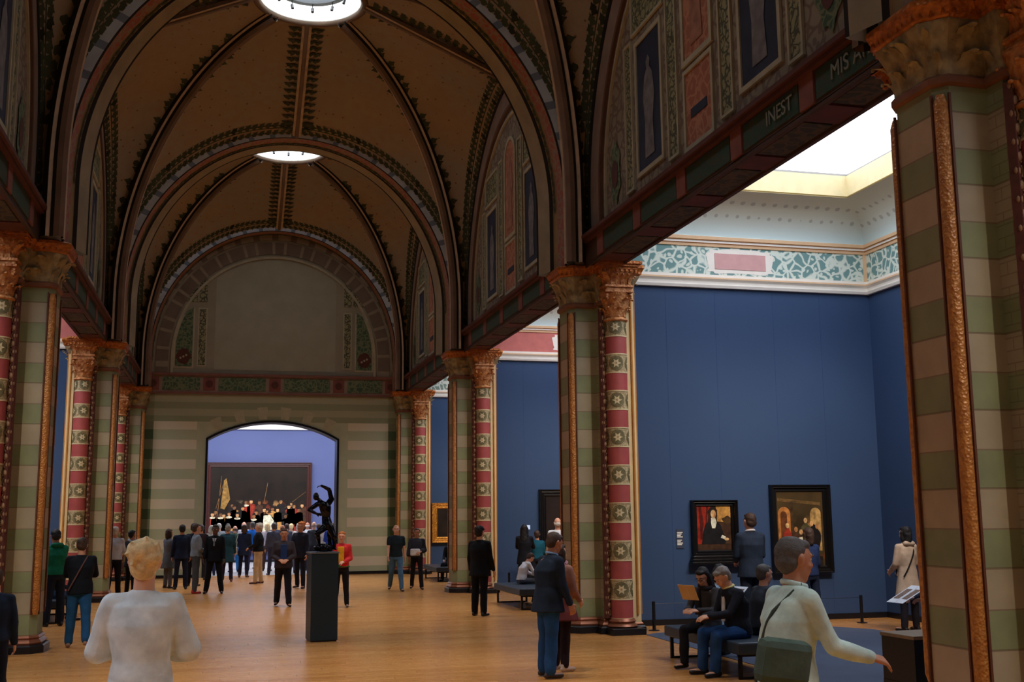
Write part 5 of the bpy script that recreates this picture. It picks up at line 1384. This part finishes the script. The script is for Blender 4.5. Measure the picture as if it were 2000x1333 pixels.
# hall, middle distance
P = Pose(1.72, arms=((2,9,16),(4,9,18)), legs=((4,4),(-7,3)), build=1.12)
person('man in black coat and cap standing right of the pedestal', (4.85, 21.6), -38, P, .015, 'light', 'black', 'short', top=(18,22,28), topname='coat', trousers=(16,18,24), shoes=(20,18,18), hem=.17, seed=19, cap=(22,22,26))
P = Pose(1.68, arms=((34,10,70,10),(34,10,90,10)))
wl2 = (7.28, 27.3); person('woman with black hair holding up a phone before the very dark painting', wl2, -22, P, .018, 'tan', 'black', 'long', top=(24,26,34), topname='coat', trousers=(24,26,34), hem=.2, seed=20)
ph = empty('phone', wp(wl2, -22, (.0, .52, 1.62)), radians(-22), label='small bright phone raised by the woman with black hair', cat='phone')
m = MB(); m.box(-.09, .09, -.004, .004, -.06, .06); m.build('case', M['black'], ph, bevel=.003)
m = MB(); m.box(-.083, .083, -.0065, -.0042, -.054, .054); m.build('screen', emit('phone_screen', (190, 200, 225), 1.2), ph)
P = Pose(1.52, arms=((8,8,50,20),(8,8,50,20)))
person('shorter visitor in teal top beside the woman with the phone', (7.8, 28.0), -10, P, .018, 'light', 'brown', 'short', top=(22,84,104), trousers=(34,36,48), seed=21)
P = Pose(1.84, arms=((6,9,30),(-16,10,70,20)), build=1.06)
person('man in white shirt and khaki trousers before the very dark painting', (8.03, 26.9), -10, P, .016, 'light', 'white', 'bald', top=(220,224,232), topname='shirt', trousers=(150,140,122), shoes=(50,40,36), seed=22, extras=(('bag', 1, (34,34,40), .2, .26, .95),))
P = Pose(1.36, arms=((30,8,40,20),(30,8,40,20)), stoop=24, lean=14, head=(20,0), **SIT)
person('child in white top bent forward on the blue-grey bench', (6.36, 24.15), -80, P, .015, 'light', 'brown', 'short', top=(216,218,222), topname='shirt', trousers=(90,92,100), seed=23)
P = Pose(1.62, arms=((20,8,50,20),(20,8,50,20)), stoop=8, **SIT)
person('person in black seated on the small far bench', (6.62, 33.4), 150, P, .02, 'light', 'black', 'bob', top=(22,22,28), trousers=(22,24,30), seed=24, collar=(216,216,220))
P = Pose(1.73, **WALK)
person('man in black t-shirt and blue jeans walking beside the end wall', (4.37, 29.5), 176, P, .016, 'light', 'darkgrey', 'bald', top=(26,38,44), topname='tshirt', trousers=(72,106,136), shoes=(60,44,38), sleeves='short', seed=25)
P = Pose(1.60, arms=((8,10,72,34),(0,10,14)), legs=((12,8),(-10,10)))
person('woman in dark top with small white bag walking beside the man in t-shirt', (4.98, 29.85), 172, P, .016, 'tan', 'brown', 'pony', top=(50,54,66), trousers=(26,26,32), shoes=(34,30,30), sleeves='elbow', seed=26, glasses=True)
m = MB(); m.box(-.13, .13, -.04, .04, -.09, .09); o = m.build('handbag', cloth('bag_white', (214,218,222)), None, bevel=.03, loc=(4.90, 29.62, .98)); tag(o, 'small white handbag carried by the woman in dark top', 'bag')
P = Pose(1.68, arms=((8,12,66,40),(8,12,66,40)), legs=((10,6),(-10,8)), build=1.15)
person('man in open brown jacket over blue sweater walking left of the pedestal', (1.27, 25.4), 178, P, .014, 'tan', 'brown', 'short', top=(52,46,52), trousers=(24,26,36), shoes=(26,24,26), hem=.08, seed=27, extras=(('shirtfront', (34,56,104), .07),))
P = Pose(1.78, arms=((4,9,16),(20,9,60,20)), legs=((6,6),(-6,6)))
person('person in dark navy with fluffy orange hair behind the walking man', (2.02, 31.5), 150, P, .018, 'tan', 'ginger', 'bun', top=(34,38,52), trousers=(28,30,44), seed=28, hem=.14)
P = Pose(1.60, arms=((6,9,70,34),(6,12,50,20)))
person('woman in red and yellow top behind the pedestal', (2.47, 24.7), 168, P, .014, 'light', 'ginger', 'pony', top=(206,48,52), topname='cardigan', trousers=(26,26,32), shoes=(90,90,96), seed=29, extras=(('shirtfront', (230,170,40), .07),), skirt=((44,120,60), .86, .2))

# left side
P = Pose(1.46, arms=((4,9,14),(4,9,14)))
person('child in navy top cut by the left picture edge', (-2.16, 12.0), 8, P, .014, 'light', 'brown', 'short', top=(28,42,66), topname='sweater', trousers=(24,30,48), seed=30)
P = Pose(1.64, arms=((26,10,60,26),(26,10,60,26)), legs=((4,4),(-12,14)), build=1.14, head=(8,0))
person('man in black jacket with tan bag strap across his back, in the left bay', (-2.14, 18.6), 4, P, .013, 'light', 'brown', 'short', top=(20,26,34), trousers=(34,82,124), shoes=(150,110,88), hem=.1, seed=31, extras=(('strap', 1, (104,76,74)),))
P = Pose(1.74, arms=((34,10,56,10),(34,10,56,10)), lean=6, head=(14,0), build=1.1)
person('man in bright green jacket holding a white sheet in the left bay', (-3.0, 22.3), 30, P, .015, 'tan', 'black', 'short', top=(14,104,78), trousers=(26,34,52), seed=32, extras=(('hood',),))
paper('sheet', 'white sheet held up by the man in the green jacket', 'paper', (-3.52, 22.45, 1.33), radians(40), .22, .26, 1.2, flat('paper_white', (216, 222, 230), .7, 0, .03))
P = Pose(1.70, arms=((20,8,50,20),(20,8,50,20)), stoop=14, **SIT)
person('person in blue jeans seated on the bench of the left bay', (-3.28, 23.4), -75, P, .018, 'tan', 'black', 'short', top=(30,34,44), trousers=(50,76,116), seed=33)
P = Pose(1.68, arms=((20,8,50,20),(20,8,50,20)), stoop=10, **SIT)
person('person in dark coat seated nearer end of the left bay bench', (-3.30, 24.5), 60, P, .02, 'tan', 'black', 'short', top=(24,26,32), trousers=(30,32,40), seed=34)
P = Pose(1.72, arms=((16,9,60,20),(16,9,60,20)), build=1.08)
person('white-haired man in pale shirt and black trousers seen from behind', (-2.68, 30.0), -6, P, .015, 'light', 'white', 'short', top=(198,206,222), topname='shirt', trousers=(24,24,30), seed=35, cap=(214,206,196))
P = Pose(1.62, **FRONT)
person('person in dark coat with light scarf right of the man in pale shirt', (-2.32, 30.7), -40, P, .018, 'tan', 'black', 'short', top=(26,28,36), trousers=(26,28,34), seed=36, extras=(('scarf', (170,184,196)),), hem=.2)
P = Pose(1.62, **FRONT)
person('woman in long grey dress right of the blond woman', (-1.5, 32.9), -50, P, .018, 'tan', 'brown', 'bob', top=(96,100,108), topname='dress_top', trousers=(92,96,104), skirt=((84,88,92), .55, .24), seed=37)
P = Pose(1.74, **STAND)
person('man in dark navy suit standing with his back to the camera', (-1.14, 32.3), 6, P, .018, 'tan', 'black', 'short', top=(24,34,58), trousers=(24,32,54), seed=38, hem=.12)
P = Pose(1.76, **STAND)
person('man in black behind the navy suit', (-.86, 33.7), -20, P, .02, 'tan', 'black', 'short', top=(22,26,40), trousers=(22,26,36), seed=39, hem=.1)
P = Pose(1.77, arms=((8,8,64,30),(8,8,64,30)), legs=((3,4),(-3,2)))
person('man in light grey sweater with red shoes looking right', (-.71, 30.5), -72, P, .015, 'light', 'brown', 'short', top=(128,140,150), topname='sweater', trousers=(70,74,78), shoes=(170,34,40), seed=40)
P = Pose(1.74, arms=((4,10,16),(4,10,16)), legs=((2,2),(-2,2)), spread=.22, build=1.1)
person('guard in black suit and tie facing the camera', (-.24, 30.25), 172, P, .015, 'dark', 'black', 'short', top=(16,18,22), topname='suit_jacket', trousers=(16,16,20), shoes=(16,16,18), hem=.13, seed=41, extras=(('tie', (130,134,140)),))
P = Pose(1.70, **STAND)
person('person in long dark teal coat right of the guard', (.09, 35.5), 4, P, .018, 'light', 'grey', 'short', top=(26,62,76), topname='coat', trousers=(34,32,60), shoes=(96,52,36), hem=.34, seed=42)
P = Pose(1.68, legs=((3,4),(-6,3)), arms=((6,8,40,20),(6,8,20)))
person('woman in navy coat with big white shoulder bag at the doorway', (.62, 37.9), -14, P, .018, 'tan', 'brown', 'bob', top=(30,42,70), topname='coat', trousers=(28,32,56), shoes=(90,66,56), hem=.22, seed=43, extras=(('bag', -1, (220,220,222), .32, .24, .86, -.15),))
P = Pose(1.76, arms=((10,10,60,36),(10,10,60,36)), legs=((4,3),(-4,3)), build=1.12)
person('man in black sweater and beige trousers at the doorway', (.97, 34.15), 78, P, .017, 'pale', 'white', 'short', top=(18,24,34), topname='sweater', trousers=(196,176,142), shoes=(70,40,34), seed=44)

# crowd in the room beyond the doorway
crowd = [(-.72,36.8,1.70,'darkgrey',(46,30,34),(36,34,40),'visitor in maroon at the left edge of the doorway',0), (-.45,39.5,1.66,'white',(214,216,220),(40,46,80),'visitor in white top just inside the doorway, left',20),
 (-.2,41.0,1.72,'white',(150,160,170),(50,52,60),'white-haired visitor in pale grey inside the doorway',-10), (.35,41.5,1.62,'brown',(58,84,60),(36,120,190),'visitor in moss green with bright blue trousers',15),
 (.95,41.2,1.76,'darkgrey',(28,110,214),(60,54,90),'visitor in cobalt blue jacket before the huge painting',5), (1.5,41.8,1.70,'blond',(200,190,186),(84,60,52),'blond visitor in cream before the huge painting',-15),
 (1.6,39.0,1.72,'darkgrey',(74,82,104),(50,56,84),'visitor in slate blue behind the khaki trousers',10), (1.95,40.3,1.64,'brown',(112,82,96),(44,48,66),'visitor in mauve inside the doorway',30),
 (2.2,42.2,1.68,'brown',(60,66,80),(40,44,60),'visitor in steel grey under the painting',0), (2.5,39.9,1.70,'white',(210,204,206),(90,92,110),'visitor in off-white inside the doorway, right',-20),
 (2.75,41.6,1.60,'black',(130,70,84),(40,40,52),'visitor in dusty rose under the painting',12), (3.05,40.4,1.74,'grey',(52,58,66),(36,38,48),'visitor in charcoal left of the bronze figure',8),
 (3.35,42.0,1.66,'brown',(168,156,150),(60,60,70),'visitor in sand beyond the bronze figure',-8), (3.6,39.8,1.72,'darkgrey',(40,70,170),(40,44,60),'visitor in royal blue beyond the pedestal',10),
 (.1,43.5,1.70,'black',(60,60,70),(44,44,54),'visitor in grey in the far row, left',5), (.7,44.2,1.74,'grey',(176,176,180),(50,52,64),'visitor in silver grey in the far row',-5),
 (1.25,43.8,1.64,'brown',(96,54,50),(44,40,50),'visitor in brick red in the far row',10), (1.85,44.4,1.72,'black',(44,52,70),(40,44,56),'visitor in ink blue in the far row',0),
 (2.45,43.9,1.66,'blond',(150,130,120),(60,58,66),'blond visitor in tan in the far row',12), (3.1,44.3,1.70,'white',(196,200,208),(70,72,84),'white-haired visitor in pale blue in the far row',-12),
 (3.9,41.6,1.70,'black',(196,196,204),(60,64,80),'visitor in white at the right edge of the doorway',6), (3.75,43.7,1.68,'brown',(70,80,100),(50,52,64),'visitor in denim blue in the far row, right',0)]
poses = [Pose(1.7, **STAND), Pose(1.7, **FRONT), Pose(1.7, legs=((5,5),(-6,4)), arms=((30,8,80,20),(6,8,20)))]
for k, (x, y, H, hr, tp, tr, lab, fc) in enumerate(crowd):
    pz = Pose(H, **[STAND, FRONT, dict(legs=((5,5),(-6,4)), arms=((30,8,80,20),(6,8,20)))][k % 3])
    person(lab, (x, y), fc, pz, .026, ('light','tan','pale')[k % 3], hr, ('short','bob','short','bald')[k % 4], top=tp, trousers=tr, seed=50+k, group='crowd before the huge painting', fold=.003)

# ------------------------------------------------------------------ bronze figure on the pedestal
sr = empty('statue', (1.53, 18.3, 1.387), radians(0), label='dark bronze nude figure with one arm raised over its head, on the teal pedestal', cat='statue')
bz = NT('dark_bronze', .22, .9, .5); bz.color(bz.mix(bz.step(bz.noise(9, 3), .35, .65), srgb(26, 26, 32), srgb(48, 46, 50))); bz = bz.m
m = MB(); S = lambda x, z, y=0: Vector((x, y, z))
ch = S(.03, .70, 0); wa = S(.045, .55, .02); pe = S(.065, .43, 0)
loft(m, [(S(.07,.36,0), .075, .06), (pe, .088, .068), (wa, .068, .055), (S(.035,.63,0), .085, .066), (S(.02,.72,-.01), .10, .068), (S(.01,.78,-.01), .075, .05), (S(-.03,.80,-.01), .035, .035)])
capsule(m, S(-.03,.78,-.01), S(-.085,.83,-.02), .034, .03)
m.ball(S(-.125,.875,-.03), (.050, .058, .066), 12, 8); capsule(m, S(-.155,.86,-.06), S(-.165,.85,-.07), .015, .012)
capsule(m, S(.08,.77,0), S(.125,.83,0), .05, .044); capsule(m, S(.125,.83,0), S(.085,.985,-.02), .042, .034); capsule(m, S(.085,.985,-.02), S(-.04,1.045,-.05), .033, .022); hand(m, S(-.04,1.045,-.05), Vector((-1,-.1,-.1)), .58, Vector((0,0,-1)), 1, 30)
capsule(m, S(-.05,.76,-.03), S(-.10,.755,-.05), .045, .042); capsule(m, S(-.10,.755,-.05), S(-.235,.66,-.10), .042, .032); capsule(m, S(-.235,.66,-.10), S(-.12,.60,-.16), .032, .021); hand(m, S(-.12,.60,-.16), Vector((1,-.2,-.2)), .58, Vector((0,1,-.3)), -1, 30)
capsule(m, S(.10,.40,0), S(.175,.22,-.04), .066, .045); capsule(m, S(.175,.22,-.04), S(.19,.05,.03), .043, .025); capsule(m, S(.185,.17,-.02), S(.19,.12,.0), .04, .032); capsule(m, S(.19,.045,.04), S(.20,.035,-.06), .025, .018)
capsule(m, S(.03,.39,0), S(-.10,.29,-.09), .064, .045); capsule(m, S(-.10,.29,-.09), S(-.055,.12,.03), .043, .025); capsule(m, S(-.085,.23,-.05), S(-.07,.18,-.02), .042, .03); capsule(m, S(-.055,.11,.03), S(-.12,.08,-.05), .026, .018)
fuse(m, 'figure', bz, sr, .0085, .0015, 40, 1, 2)
m = MB(); rr = random.Random(4)
for k in range(16): a = k*.9; m.ball((.02 + .15*cos(a)*rr.random()**.5, .12*sin(a)*rr.random()**.5, .03 + .04*rr.random()), (.06, .05, .04 + .03*rr.random()), 8, 6)
m.xf(lambda p: (max(-.2, min(.205, p[0])), p[1], max(.001, p[2])))
fuse(m, 'rocky_base', bz, sr, .012, .004, 40, 0, 2)
m = MB(); capsule(m, S(.12,.04,.06), S(.10,.34,.06), .04, .03); fuse(m, 'tree_stump', bz, sr, .012, .004, 50, 0, 5)
